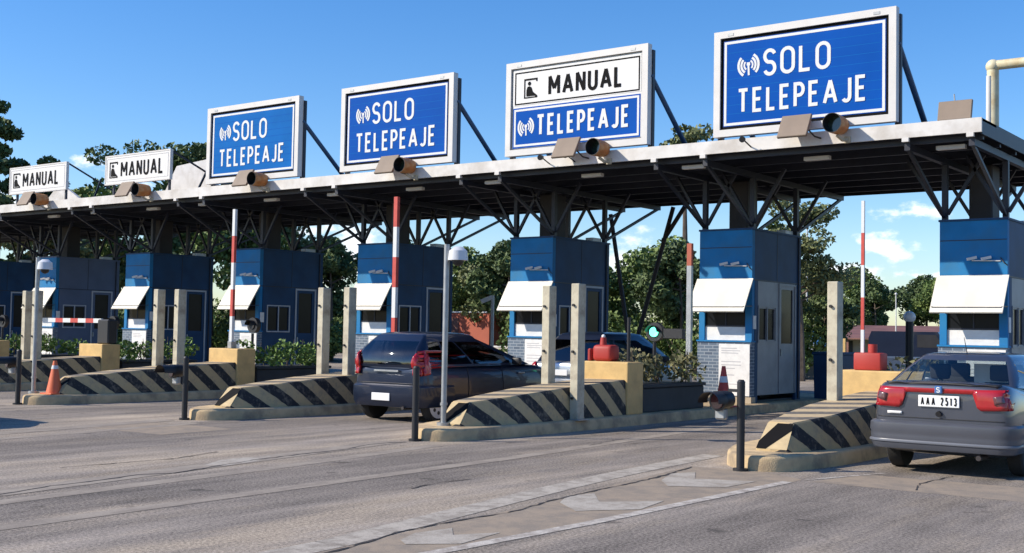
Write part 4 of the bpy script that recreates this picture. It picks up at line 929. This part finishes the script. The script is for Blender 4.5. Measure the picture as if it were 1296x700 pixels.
def make_car(name, label, paint, trim, glass, P, loc):
    t = empty(name, loc, label, 'car')
    W = P['W']/2
    # lower body
    rings = []
    for (y, zb, zt, kw) in P['body']:
        w = W*kw; h = zt-zb
        half = [(0, zb), (w*.55, zb), (w*.90, zb+.01), (w*.965, zb+.08*h/.6), (w*1.0, zb+.33*h), (w*1.0, zb+.55*h), (w*.975, zb+.78*h), (w*.93, zb+.93*h), (w*.85, zt-.005), (w*.45, zt+.006)]
        rings.append([Vector((x, y, z)) for x, z in half] + [Vector((0, y, zt+.012))] + [Vector((-x, y, z)) for x, z in half[:0:-1]])
    body = MB().loft(rings).build('body', paint, t)
    sub = body.modifiers.new('s', 'SUBSURF'); sub.levels = 2; sub.render_levels = 2
    smooth_eval(body)
    cut = MB()
    for wy in P['wheels']:
        for s_ in (-1, 1): cut.cyl((s_*(W-.25), wy, .30), (s_*(W+.2), wy, .30), .355, n=36)
    co_ = cut.build('cutter', M['black'])
    bo = body.modifiers.new('b', 'BOOLEAN'); bo.operation = 'DIFFERENCE'; bo.object = co_; bo.solver = 'EXACT'
    body.data.materials.append(M['black'])
    bpy.context.view_layer.update()
    smooth_eval(body); bpy.data.objects.remove(co_)
    body.data.polygons.foreach_set('use_smooth', [True]*len(body.data.polygons))
    try: body.data.set_sharp_from_angle(angle=R(35))
    except Exception: pass
    # greenhouse
    g = P['cabin']
    ur = [-1, -.93, -.6, -.3, 0, .3, .6, .93, 1]
    vs = g['vs']                                 # side fractions
    def ring(tt):
        out_ = []
        e = tt
        def pos(xb, yb, xr, yr):
            x = xb+(xr-xb)*e; y = yb+(yr-yb)*e
            return x, y
        bul = math.sin(math.pi*min(1, tt))*.035
        for u in ur:                              # rear, left to right
            bow = g['bow']*(1-u*u)
            x, y = pos(u*g['wb'], g['y0']-bow, u*g['wr'], g['y0r']-bow*.7)
            out_.append((x*(1+bul*.4), y-bul*g.get('rb', 1)))
        for v in vs[1:]:                          # right side, rear to front
            sb = .03*math.sin(math.pi*v)
            x, y = pos(g['wb']+sb, g['y0']+(g['y1']-g['y0'])*v, g['wr']+sb, g['y0r']+(g['y1r']-g['y0r'])*v)
            out_.append((x+bul, y))
        for u in ur[::-1][1:]:
            bow = g['bow2']*(1-u*u)
            x, y = pos(u*g['wb'], g['y1']+bow, u*g['wr'], g['y1r']+bow*.6)
            out_.append((x*(1+bul*.4), y+bul))
        for v in vs[::-1][1:-1]:
            sb = .03*math.sin(math.pi*v)
            x, y = pos(-g['wb']-sb, g['y0']+(g['y1']-g['y0'])*v, -g['wr']-sb, g['y0r']+(g['y1r']-g['y0r'])*v)
            out_.append((x-bul, y))
        pts = []
        for x, y in out_:
            zb = g['z0']+(g['z1']-g['z0'])*max(0, min(1, (y-g['y0'])/(g['y1']-g['y0'])))
            zr = g['zr']
            ee = e
            pts.append(Vector((x, y, zb+(zr-zb)*ee)))
        return pts
    ts = [0, .09, .35, .62, .88, 1.0]
    rg = [ring(a) for a in ts]; n = len(rg[0])
    top = rg[-1]; cxy = Vector((0, (g['y0r']+g['y1r'])/2, 0))
    for f_, dz in (((.965, .03), (.90, .06), (.75, .085), (.5, .10), (.2, .108)) if g.get('dome') else ((.94, .022), (.8, .040), (.5, .055), (.2, .06))): rg.append([Vector((cxy.x+(p.x-cxy.x)*f_, cxy.y+(p.y-cxy.y)*f_, p.z+dz)) for p in top])
    nr, ns = len(ur)-1, len(vs)-1
    wins = {'rear_window': [(i,) for i in range(1, nr-1)], 'windshield': [(nr+ns+i,) for i in range(1, nr-1)]}
    cols = {}
    for i in range(1, nr-1): cols[i] = 'rear_window'
    for i in range(1, nr-1): cols[nr+ns+i] = 'windshield'
    for (a, b) in g['wins']:
        for i in range(a, b): cols[nr+i] = 'window_r%d' % a; cols[nr+ns+nr+(ns-1-i)] = 'window_l%d' % a
    shell = bmesh.new(); groups = {}
    def quad(bm, r, i):
        j = (i+1) % n
        bm.faces.new([bm.verts.new(rg[r][i]), bm.verts.new(rg[r][j]), bm.verts.new(rg[r+1][j]), bm.verts.new(rg[r+1][i])])
    for r in range(len(rg)-1):
        for i in range(n):
            gname = cols.get(i) if 1 <= r <= 3 else None
            if gname is None: quad(shell, r, i)
            else:
                if gname not in groups: groups[gname] = bmesh.new()
                quad(groups[gname], r, i)
    shell.faces.new([shell.verts.new(p) for p in rg[-1]])
    def fin(bm, nm, m_):
        bmesh.ops.remove_doubles(bm, verts=bm.verts, dist=1e-4); bmesh.ops.recalc_face_normals(bm, faces=bm.faces)
        me = bpy.data.meshes.new(nm); bm.to_mesh(me); bm.free(); me.materials.append(m_); me.polygons.foreach_set('use_smooth', [True]*len(me.polygons))
        o = bpy.data.objects.new(nm, me); COL.objects.link(o); o.parent = t; return o
    fin(shell, 'cabin', paint)
    for nm, bm in groups.items(): fin(bm, 'side_window' if nm.startswith('window_') else nm, glass)
    # wheels
    for wy in P['wheels']:
        for s_ in (-1, 1):
            wt = MB()
            wt.loft([[Vector((s_*(W-.03-dx), wy+math.cos(i/28*6.2832)*r, .30+math.sin(i/28*6.2832)*r)) for i in range(28)] for dx, r in ((0, .20), (0.0, .275), (.02, .298), (.14, .30), (.17, .28), (.17, .12))])
            w = wt.build('wheel', M['rubber'], t, True)
            rm = MB(); rm.cyl((s_*(W-.045), wy, .30), (s_*(W-.022), wy, .30), P.get('wr', .195), P.get('wr', .195)-.006, n=28); rim = rm.build('rim', M['rim'], w, True)
            sl = MB()
            for i in range(7):
                a = i/7*6.2832+.2
                p = Vector((s_*(W-.0215), wy+math.cos(a)*.135, .30+math.sin(a)*.135)); q = Vector((s_*(W-.0185), wy+math.cos(a)*.135, .30+math.sin(a)*.135))
                sl.cyl(p, q, .034, n=10)
            sl.build('rim_slot', M['black'], w, True)
    # seats
    for sx in (-1, 1):
        for yy in P['seats']:
            mb = MB().box(sx*.36-.22, sx*.36+.22, yy, yy+.12, .7, 1.06 if yy < P['seats'][-1] else 1.10, .05, 2).box(sx*.36-.12, sx*.36+.12, yy+.02, yy+.10, 1.08, 1.27, .03, 2)
            mb.build('seat', M['seatcloth'], t, True)
    MB().box(-W+.15, W-.15, g['y1']-.35, g['y1']-.1, g['z1']-.2, g['z1']+.06, .03).build('dashboard', M['black'], t)
    # mirrors
    for s_ in (-1, 1):
        MB().box(s_*(W-.02), s_*(W+.16), g['y1']-.62, g['y1']-.52, g['z1']+.0, g['z1']+.13, .03, 2).build('mirror', P.get('mirror', paint), t, True)
    bm = bmesh.new(); bm.from_mesh(body.data)
    if P.get('bvh_all'):
        for c in kids(t):
            if c.type == 'MESH' and c.name.split('.')[0] in ('cabin', 'rear_window'): bm.from_mesh(c.data)
    bvh = BVHTree.FromBMesh(bm); bm.free()
    return t, body, bvh

# grey saloon seen from behind
PA = dict(W=1.64, body=[(0.03, .40, .98, .80), (.05, .34, 1.03, .89), (.11, .30, 1.075, .95), (.25, .24, 1.085, .985), (.5, .2, 1.06, 1), (1.2, .17, .99, 1.0), (2.4, .17, .95, 1.0), (3.0, .17, .93, .99), (3.6, .18, .87, .97), (4.0, .24, .76, .91), (4.12, .32, .62, .82), (4.16, .4, .55, .72)],
          wheels=(.78, 3.22), cabin=dict(wb=.73, wr=.52, y0=.42, y1=3.1, y0r=1.02, y1r=2.25, z0=1.03, z1=.93, zr=1.365, bow=.09, bow2=.16, vs=[0, .06, .22, .25, .47, .50, .53, .72, .90, 1], wins=[(1, 2), (3, 4), (5, 8)]), seats=(1.15, 2.0))
A, bodyA, bvh = make_car('saloon_car', 'dark grey four door saloon with a full width red tail light band', M['paint_grey'], M['trim_grey'], M['carglass'], PA, (-4.43, 14.08, 0))
W = .82
# bumper
def bumper(t, W, prof, m, name='rear_bumper', ym=.75, dep=.0):
    rings = []
    n = 26
    path = []
    for i in range(n+1):
        a = i/n; 
        s_ = -1+2*a
        x = W*math.copysign(min(1, abs(s_)*1.32), s_) ; over = max(0, abs(s_)*1.32-1)/.32
        xe = abs(x)/W
        y = .0 + .05*xe**3 + (over*ym if over > 0 else 0)
        if abs(s_)*1.32 > .8 and over == 0: y += .06*((abs(s_)*1.32-.8)/.2)**2*.8
        if over > 0: y += .05
        path.append((x, y, 1 if over == 0 else 0))
    ps = []
    for k, (x, y, _) in enumerate(path):
        a = Vector(path[max(0, k-1)][:2]); b = Vector(path[min(n, k+1)][:2]); d = (b-a).normalized(); no = Vector((d.y, -d.x))
        ps.append([Vector((x+no.x*o_, y+no.y*o_, z)) for o_, z in prof])
    MBx = MB().loft(ps); return MBx.build(name, m, t, True)
bumper(A, .80, [(-.06, .615), (.015, .61), (.045, .585), (.052, .50), (.04, .475), (.042, .44), (.035, .35), (.005, .29), (-.06, .28)], M['trim_grey'])
bumper(A, .80, [(.02, .40), (.048, .395), (.054, .38), (.05, .365), (.02, .355)], M['strip'], 'bumper_strip', .5)
# tail light band
for s_ in (-1, 1):
    q = [(s_*.81, .785), (s_*.80, .98), (s_*.76, 1.01), (s_*.40, 1.005), (s_*.38, .95), (s_*.43, .80), (s_*.47, .77)]
    decal(bvh, q if s_ < 0 else q[::-1], 'y', M['lampred'], 'tail_light', A, .014)
    q = [(s_*.72, .87), (s_*.70, .95), (s_*.60, .93), (s_*.62, .84)]
    decal(bvh, q if s_ < 0 else q[::-1], 'y', M['lampdark'], 'indicator_lens', A, .022, .04)
decal(bvh, [(-.41, .952), (.41, .952), (.41, 1.005), (-.41, 1.005)], 'y', M['lampred'], 'light_band', A, .014)
decal(bvh, [(-.66, 1.06), (.66, 1.06), (.62, 1.10), (-.62, 1.10)], 'y', M['black'], 'boot_lip', A, .02)
decal(bvh, [(-.72, .655), (.72, .655), (.72, .662), (-.72, .662)], 'y', M['black'], 'boot_seam', A, .006)
pl = MB().box(-.235, .235, -.018, -.006, .79, .925, .006).build('number_plate', M['plate'], A)
for v in pl.data.vertices: v.co.y += .02
text_mesh('AAA 2513', -.205, .81, .0005, .095, .014, M['ink'], 'plate_text', A, width=.41, gap=.3)
bd = MB().box(-.045, .045, -.012, .01, .945, 1.035, .01).build('badge', M['badge'], A)
text_mesh('S', -.024, .958, -.0145, .066, .012, M['letter'], 'badge_letter', A, width=.045)
MB().cyl((.0, .02, .72), (.0, -.012, .71), .032, n=14).build('boot_lock', M['black'], A, True)
decal(bvh, [(-.60, .695), (-.43, .695), (-.43, .725), (-.60, .725)], 'y', M['plate'], 'sticker', A, .012)
MB().cyl((0, 1.10, 1.41), (.0, .98, 1.60), .006, .003, n=6).build('antenna', M['black'], A)
decal(bvh, [(-.55, .30), (-.28, .30), (-.28, .36), (-.55, .36)], 'y', M['black'], 'under_panel', A, .02)
MB().cyl((.45, -.02, .24), (.45, .5, .24), .03).build('exhaust', M['duct'], A, True)
for s_ in (-1, 1):
    decal(bvh, [(1.9, .80), (2.08, .80), (2.08, .83), (1.9, .83)], 'x', M['black'], 'door_handle', A, .02, .05, sign=s_)
    decal(bvh, [(.5, .56), (3.9, .56), (3.9, .62), (.5, .62)], 'x', M['trim_grey'], 'side_moulding', A, .016, .2, sign=s_)
# white sheet standing in for the booth board seen through the rear window
MB().box(.02, .42, 1.32, 1.34, 1.0, 1.28).build('window_sheet', M['paper'], A)
MB().cyl((-.30, 3.0, 1.16), (-.30, 3.005, 1.16), .09, n=16).build('window_sticker', M['paper'], A)

# blue black hatchback
PB = dict(W=1.62, body=[(0.03, .42, .86, .82), (.05, .36, .94, .92), (.12, .30, .98, .97), (.4, .22, 1.0, 1), (1.2, .19, .97, 1.0), (2.4, .19, .97, 1.0), (3.0, .19, .98, .99), (3.5, .2, .96, .98), (3.78, .25, .90, .95), (3.88, .32, .72, .88), (3.92, .4, .6, .78)],
          wheels=(.50, 3.0), wr=.235, cabin=dict(wb=.745, wr=.56, y0=.06, y1=3.15, y0r=.34, y1r=1.72, z0=.93, z1=.97, zr=1.44, bow=.09, bow2=.18, rb=4.0, dome=1, vs=[0, .05, .20, .23, .45, .47, .5, .72, .90, 1], wins=[(1, 2), (3, 4), (5, 8)]), seats=(1.05, 1.9), mirror=M['black'], bvh_all=True)
B, bodyB, bvhB = make_car('hatchback_car', 'blue black hatchback waiting in the lane with red tail lights and silver wheel covers', M['paint_black'], M['paint_black'], M['tintglass'], PB, (-14.17, 15.24, 0))
bumper(B, .78, [(-.06, .64), (.03, .635), (.07, .60), (.075, .48), (.06, .34), (.02, .26), (-.06, .25)], M['paint_black'])
for s_ in (-1, 1):
    q = [(s_*.79, .80), (s_*.775, 1.02), (s_*.735, 1.24), (s_*.67, 1.22), (s_*.60, 1.02), (s_*.63, .80)]
    decal(bvhB, q if s_ < 0 else q[::-1], 'y', M['lampred'], 'tail_light', B, .03, .04)
    decal(bvhB, [(.12, .80), (.26, .82), (.30, .98), (.26, 1.18), (.18, 1.2)], 'x', M['lampred'], 'tail_light_side', B, .02, .05, sign=s_)
    decal(bvhB, [(2.75, .80), (2.93, .80), (2.93, .83), (2.75, .83)], 'x', M['galv'], 'door_handle', B, .02, .05, sign=s_)
    decal(bvhB, [(1.28, .30), (1.285, .30), (1.285, .96), (1.28, .96)], 'x', M['black'], 'door_seam', B, .006, .1, sign=s_)
    decal(bvhB, [(2.28, .30), (2.285, .30), (2.285, .96), (2.28, .96)], 'x', M['black'], 'door_seam', B, .006, .1, sign=s_)
    decal(bvhB, [(3.70, .62), (3.84, .62), (3.74, .82), (3.56, .84)], 'x', M['carlamp'] if 'carlamp' in M else M['galv'], 'headlight', B, .015, .05, sign=s_)
MB().box(-.24, .18, -.088, -.070, .36, .49, .006).build('number_plate', M['plate'], B)
mb = MB().bar((-.26, .0, .87), (.30, -.0, .87), .03, .03); mb.build('tailgate_trim', M['galv'], B)
decal(bvhB, [(-.62, .655), (.62, .655), (.62, .665), (-.62, .665)], 'y', M['black'], 'tailgate_seam', B, .006)
MB().cyl((.45, -.05, .25), (.45, .5, .25), .03).build('exhaust', M['duct'], B, True)
# silver hatchback beyond
PC = dict(PB); PC = {**PB, 'cabin': {**PB['cabin'], 'zr': 1.50, 'y0': .22, 'y0r': .75, 'y1r': 2.4, 'y1': 3.35, 'rb': 1.0}}
Cc, bodyC, bvhC = make_car('hatchback_car', 'silver hatchback with a dark roof ahead of the black one, partly behind the cream posts', M['paint_silver'], M['paint_silver'], M['tintglass'], PC, (-14.05, 20.3, 0))
bumper(Cc, .78, [(-.06, .64), (.03, .635), (.07, .60), (.075, .48), (.06, .34), (.02, .26), (-.06, .25)], M['paint_silver'])
for s_ in (-1, 1):
    q = [(s_*.80, .70), (s_*.80, .95), (s_*.62, .95), (s_*.56, .80), (s_*.60, .70)]
    decal(bvhC, q if s_ < 0 else q[::-1], 'y', M['lampred'], 'tail_light', Cc, .03, .04)
MB().box(-.24, .24, -.07, -.055, .70, .82, .006).build('number_plate', M['plate'], Cc)
for c in kids(Cc):
    if c.name.startswith('cabin'): c.data.materials[0] = M['paint_black']
# a car in the far left approach lane, whose shadow reaches into view
E2 = copy_tree(Cc, (-19.0, 6.3, 0), 'silver hatchback left of the frame, casting its shadow on the road')

# ------------------------------------------------------------------ things beyond the toll line
def lamp_bollard(x, y, h, lb):
    t = empty('lamp_post', (x, y, 0), lb, 'lamp')
    MB().cyl((0, 0, 0), (0, 0, h), .09, n=12).build('post', M['black'], t, True); MB().sphere((0, 0, h+.08), .14).build('globe', M['lamp'], t, True)
lamp_bollard(-9.48, 28, 2.0, 'short black lamp post with a white globe beyond the toll line')
t = empty('camera_pole', (-21.03, 27, 0), 'small grey pole with a white camera between two booths', 'camera pole')
MB().cyl((0, 0, 0), (0, 0, 2.6), .05).build('pole', M['galv'], t, True); MB().bar((0, 0, 2.55), (-.32, -.1, 2.42), .11).build('camera', M['dome'], t)
t = empty('container', (-36.2, 46, 0), 'red brown container standing beyond the lanes', 'container')
MB().box(-2.0, 1.0, -1, 1, .1, 2.45, .03).build('body', M['brickred'], t); MB().box(-2.05, 1.05, -1.05, 1.05, 2.45, 2.52).build('roof', M['dome'], t)
MB().box(-1.8, -.9, -1.03, -1.0, .2, 2.2).build('door', M['redroof'], t)
# far building with red roof
t = empty('roadside_building', (-31, 86, 0), 'low building with rust red lean-to roof beyond the toll plaza', 'building'); t.scale = (1, 1, .72)
MB().box(-5, 6, 0, 6, 0, 2.3).build('wall', M['wallfar'], t)
MB().prism([(-2.2, 2.2), (7, 3.6), (7, 3.45), (-2.2, 2.05)], 'x', -5.6, 6.6).build('roof', M['redroof'], t)
for xx in (-4.6, -2, .6, 3.2, 5.8): MB().box(xx, xx+.15, -2.0, -1.85, 0, 2.15).build('roof_post', M['redroof'], t)
for xx in (-3.6, -.8, 2.0): MB().box(xx, xx+1.3, -.03, 0, .3, 1.9).build('window', M['black'], t)
t = empty('roadside_building', (-18.5, 82, 0), 'low pale building right of the rust red roof', 'building'); t.scale = (1, 1, .72)
MB().box(-4, 6, 0, 6, 0, 2.6).build('wall', M['wallfar'], t); MB().prism([(-.8, 2.6), (3, 3.9), (6.8, 2.6)], 'x', -4.3, 6.3).build('roof', M['redroof'], t)
for xx in (-3, 0, 3): MB().box(xx, xx+1.2, -.03, 0, .8, 1.9).build('window', M['black'], t)
# concrete wall along the far side
t = empty('crash_barrier', (-22, 44, 0), 'long white concrete barrier beyond the lanes', 'barrier')
MB().prism([(-.3, 0), (.3, 0), (.1, .85), (-.1, .85)], 'x', -14, 22).build('wall', M['wallfar'], t)
MB().box(-14, 22, -.11, .11, .852, .92).build('coping', M['white'], t)
t = empty('warning_sign', (-13.2, 33, 0), 'small yellow sign beside the thin raised arm', 'sign')
MB().box(-.22, .22, -.02, .02, .95, 1.55, .01).build('panel', M['yel'] if 'yel' in M else M['yellow'], t); MB().cyl((0, .04, 0), (0, .04, 1.5), .03).build('post', M['galv'], t, True)
def van(x, y, col, lb, rz=0):
    t = empty('parked_van', (x, y, 0), lb, 'van', rz=rz)
    MB().prism([(-2.3, .35), (2.1, .35), (2.3, .9), (1.6, 1.1), (1.1, 1.95), (-2.2, 1.95), (-2.35, 1.6)], 'y', -.85, .85).build('body', col, t)
    MB().prism([(.1, 1.15), (1.45, 1.15), (1.0, 1.8), (.1, 1.8)], 'y', -.86, .86).build('side_window', M['black'], t)
    for xx in (-1.5, 1.4):
        for yy in (-.87, .67): MB().cyl((xx, yy, .32), (xx, yy+.2, .32), .32, n=18).build('wheel', M['rubber'], t, True)
van(-26.5, 60, M['paint_silver'], 'pale van parked beyond the barrier near the red roof')
van(-20.5, 62, M['paint_black'], 'dark van parked beyond the barrier', .1)
for i, (x, y, lb) in enumerate([(-20.6, 48, 'thin white flagpole left of the thin raised arm'), (-24.5, 70, 'grey lamp mast before the far tree line')]):
    t = empty('mast', (x, y, 0), lb, 'mast'); MB().cyl((0, 0, 0), (0, 0, 6.2 if i == 0 else 4.2), .05, .03, n=8).build('shaft', M['white'], t, True); MB().sphere((0, 0, 6.2 if i == 0 else 4.2), .08).build('finial', M['white'], t, True)

# ------------------------------------------------------------------ trees
def tree_kind(seed, h, rad, m, style, nleaf, size):
    rng = random.Random(seed); t = empty('tree', (0, 0, 0), 'x', 'tree', 'trees beyond the toll plaza')
    mb = MB(); tips = []
    bend = Vector((rng.uniform(-.4, .4), rng.uniform(-.4, .4), 0)); prev = Vector((0, 0, -.2)); n = 6
    base = {'pine': .30, 'tall': .80}.get(style, .45)
    for i in range(1, n+1):
        p = Vector((bend.x*(i/n)**2*h*.15, bend.y*(i/n)**2*h*.15, h*.88*i/n)); r0 = h*.022*(1-(i-1)/n*.85); r1 = h*.022*(1-i/n*.85); mb.cyl(prev, p, r0, r1, n=7); prev = p
    nb = 16 if style != 'pine' else 24
    for i in range(nb):
        f = base+(1-base)*(i+rng.random())/nb; z = h*.88*f
        c = Vector((bend.x*f*f*h*.15, bend.y*f*f*h*.15, z)); a = rng.uniform(0, 6.28)
        prof = math.sin(math.pi*min(1, (f-base)/(1-base)*.85+.12)) if style == 'round' else (1.1-(f-base)/(1-base)*.85 if style == 'pine' else rng.uniform(.4, 1))
        ln = rad*prof*rng.uniform(.65, 1.05)
        up = {'round': .45, 'pine': .12, 'loose': .55, 'tall': .6}[style]
        e = c+Vector((math.cos(a)*ln, math.sin(a)*ln, ln*up*rng.uniform(.5, 1.2))); mb.cyl(c, e, h*.007, h*.002, n=5)
        tips += [(e, 1), (c.lerp(e, .62)+Vector((0, 0, rng.uniform(-.2, .3))), .8)]
    tips.append((prev+Vector((0, 0, h*.05)), .9))
    mb.build('trunk', M['bark'], t)
    V = []; Fc = []
    for e, k in tips:
        cr = rad*{'round': .36, 'pine': .24, 'loose': .25, 'tall': .30}[style]*k*rng.uniform(.7, 1.25)
        leaf_cluster(V, Fc, e, cr, int(nleaf/len(tips)), size, {'round': .75, 'pine': .5, 'loose': .6, 'tall': .5}[style], rng)
    mesh_from('crown', V, Fc, m, t)
    return t
T = {'a': tree_kind(1, 7, 2.6, M['leaf'], 'round', 9000, .12), 'b': tree_kind(2, 7, 2.4, M['olive'], 'round', 8000, .12), 'c': tree_kind(3, 11, 2.3, M['needle'], 'pine', 9000, .13),
     'd': tree_kind(4, 11.5, 3.6, M['needle'], 'loose', 8000, .13), 'g': tree_kind(8, 11.6, 1.9, M['olive'], 'tall', 5000, .11), 'e': tree_kind(5, 6.5, 2.2, M['needle'], 'round', 8000, .12), 'f': tree_kind(6, 11, 4.0, M['olive'], 'loose', 7000, .12)}
spec = [('c', -57.5, 32.5, 1.24, 'tall dark pine at the left photo edge'), ('c', -60, 31, 1.25, 'tall dark pine cut by the left photo edge'), ('c', -55.2, 34.2, .96, 'dark pine right of the tallest one at the left'), ('a', -52.5, 36.0, 1.25, 'lower green tree between the left pines and small white signs'),
        ('d', -50.0, 37.0, .93, 'wide dark crown behind the small white sign'), ('d', -47.8, 38.6, .97, 'wide dark crown touching the leftmost blue sign'), ('b', -50.5, 31.5, 1.0, 'olive tree behind the far left booths'),
        ('e', -46.8, 35.0, .95, 'dark tree behind the booth with pale cladding'), ('a', -44.2, 37.5, 1.0, 'green tree behind the booth left of the hatchback'), ('b', -47, 41.5, 1.1, 'olive tree behind the leftmost raised arm'), ('e', -42.2, 41.5, .92, 'dark tree left of the gap with white cloud'),
        ('a', -37.6, 46.5, .80, 'green tree right of the camera dome pole'), ('b', -35.6, 45.5, .74, 'olive tree between hatchback and booth'), ('e', -33.2, 44.0, .88, 'dark tree just left of the booth behind the post pair'), ('f', -34.6, 47.5, .56, 'thin topped tree above the red container'),
        ('a', -27.4, 42.6, .66, 'green tree left of the green signal'), ('a', -25.2, 44.2, .80, 'green tree behind the green signal'), ('e', -23.2, 42.0, .80, 'dark tree left of the booth with metal doors'), ('g', -26.6, 48.4, 1.0, 'thin topped tall tree rising over the canopy'),
        ('c', -18.8, 41.0, .56, 'pine right of the booth with metal doors'), ('f', -17.6, 40.6, .60, 'feathery tree under the canopy edge right of the metal door booth'), ('e', -18.0, 43.5, .52, 'dark low tree beside the single cream post'),
        ('e', -44, 48, 1.0, 'dark tree far behind the hatchback roof'), ('a', -31.0, 50, .60, 'green tree behind the dark leaning brace')]
used = set()
for kd, x, y, s_, lb in spec:
    if kd in used: o = copy_tree(T[kd], (x, y, -.05), lb)
    else: o = T[kd]; o.location = (x, y, -.05); o['label'] = lb; used.add(kd)
    o.scale = (s_*random.uniform(.92, 1.08), s_, s_); o.rotation_euler.z = random.uniform(0, 6.28)
rng = random.Random(5)
bx = [(-60, 36), (-56, 38.5), (-52, 38), (-48.6, 40), (-46, 43), (-43, 40), (-40.2, 43.5), (-38.6, 47), (-33.4, 46.5), (-30.4, 47.5), (-28.2, 41.2), (-25.6, 42.3), (-22.6, 41.2), (-20.4, 42.5), (-74, 50), (-69, 53), (-64, 54), (-59.5, 57), (-54.5, 58), (-49.5, 58), (-45, 60)]
NM = ['behind the leftmost booth', 'behind the pale clad booth', 'behind the booth by the left posts', 'behind the booth beside the lowered arm', 'under the dark tree left of the hatchback', 'left of the raised arm behind the hatchback', 'in the gap with the white cloud', 'right of the dome camera pole',
      'left of the red container', 'right of the red container', 'under the tree left of the green signal', 'right behind the green signal', 'left of the booth with metal doors', 'behind the booth with metal doors', 'far behind the leftmost booth', 'far behind the booth with pale cladding', 'far behind the booth by the lowered arm', 'far behind the booth with left cream posts', 'far behind the left raised arm', 'far behind the hatchback roof', 'far off in the gap left of the dome camera']
b0 = None
for (x, y), nm in zip(bx, NM):
    if b0 is None:
        b0 = empty('bush', (x, y, 0), 'x', 'bush', 'bushes beyond the toll plaza'); V = []; Fc = []
        for i in range(14): leaf_cluster(V, Fc, (rng.uniform(-2.4, 2.4), rng.uniform(-.7, .7), rng.uniform(.5, 1.7)), rng.uniform(.6, 1.0), 330, .085, .9, rng)
        mesh_from('foliage', V, Fc, M['leaf'], b0)
        mb = MB()
        for i in range(9): mb.cyl((0, 0, -.1), (rng.uniform(-2, 2), rng.uniform(-.6, .6), 1.5), .03, .01, n=5)
        mb.build('stem', M['bark'], b0); o = b0
    else: o = copy_tree(b0, (x, y, 0))
    o['label'] = 'low green bush ' + nm; o.rotation_euler.z = rng.uniform(-.3, .3); o.scale = (rng.uniform(.9, 1.2)*(1.5 if y > 49.5 and x < -40 else 1), 1, rng.uniform(.8, 1.3)*(1.5 if y > 49.5 and x < -40 else 1))
# far tree line, each tree on its own
rng = random.Random(21)
POS = ['behind the red roofs', 'beyond the pale van', 'above the red housing', 'beyond the lamp post', 'right of the thin arm', 'left of the thin arm', 'beside the right booth']
i = 0
SZ = ['tall', 'low', 'broad', 'ragged', 'slim']
CO = {'a': 'green', 'b': 'olive', 'e': 'dark'}
for row, (yy, hh) in enumerate(((118, 1.0), (132, 1.2))):
    xx = -58+row*2
    while xx < -14:
        kd = rng.choice('aabee'); s_ = hh*rng.uniform(.85, 1.30)
        o = copy_tree(T[kd], (xx, yy+rng.uniform(-5, 5), -.3), '%s %s tree, %s from the left in the far tree line, %s row' % (SZ[i % 5], CO[kd], ['first', 'second', 'third', 'fourth', 'fifth', 'sixth', 'seventh', 'eighth', 'ninth', 'tenth', 'eleventh', 'twelfth', 'thirteenth', 'fourteenth', 'fifteenth', 'sixteenth', 'seventeenth', 'eighteenth', 'nineteenth', 'twentieth'][min(i, 19)], ['front', 'back'][row]))
        o['group'] = 'far tree line'; o.scale = (s_*1.15, s_, s_); o.rotation_euler.z = rng.uniform(0, 6.28); xx += rng.uniform(3.0, 5.0); i += 1
    i = 0
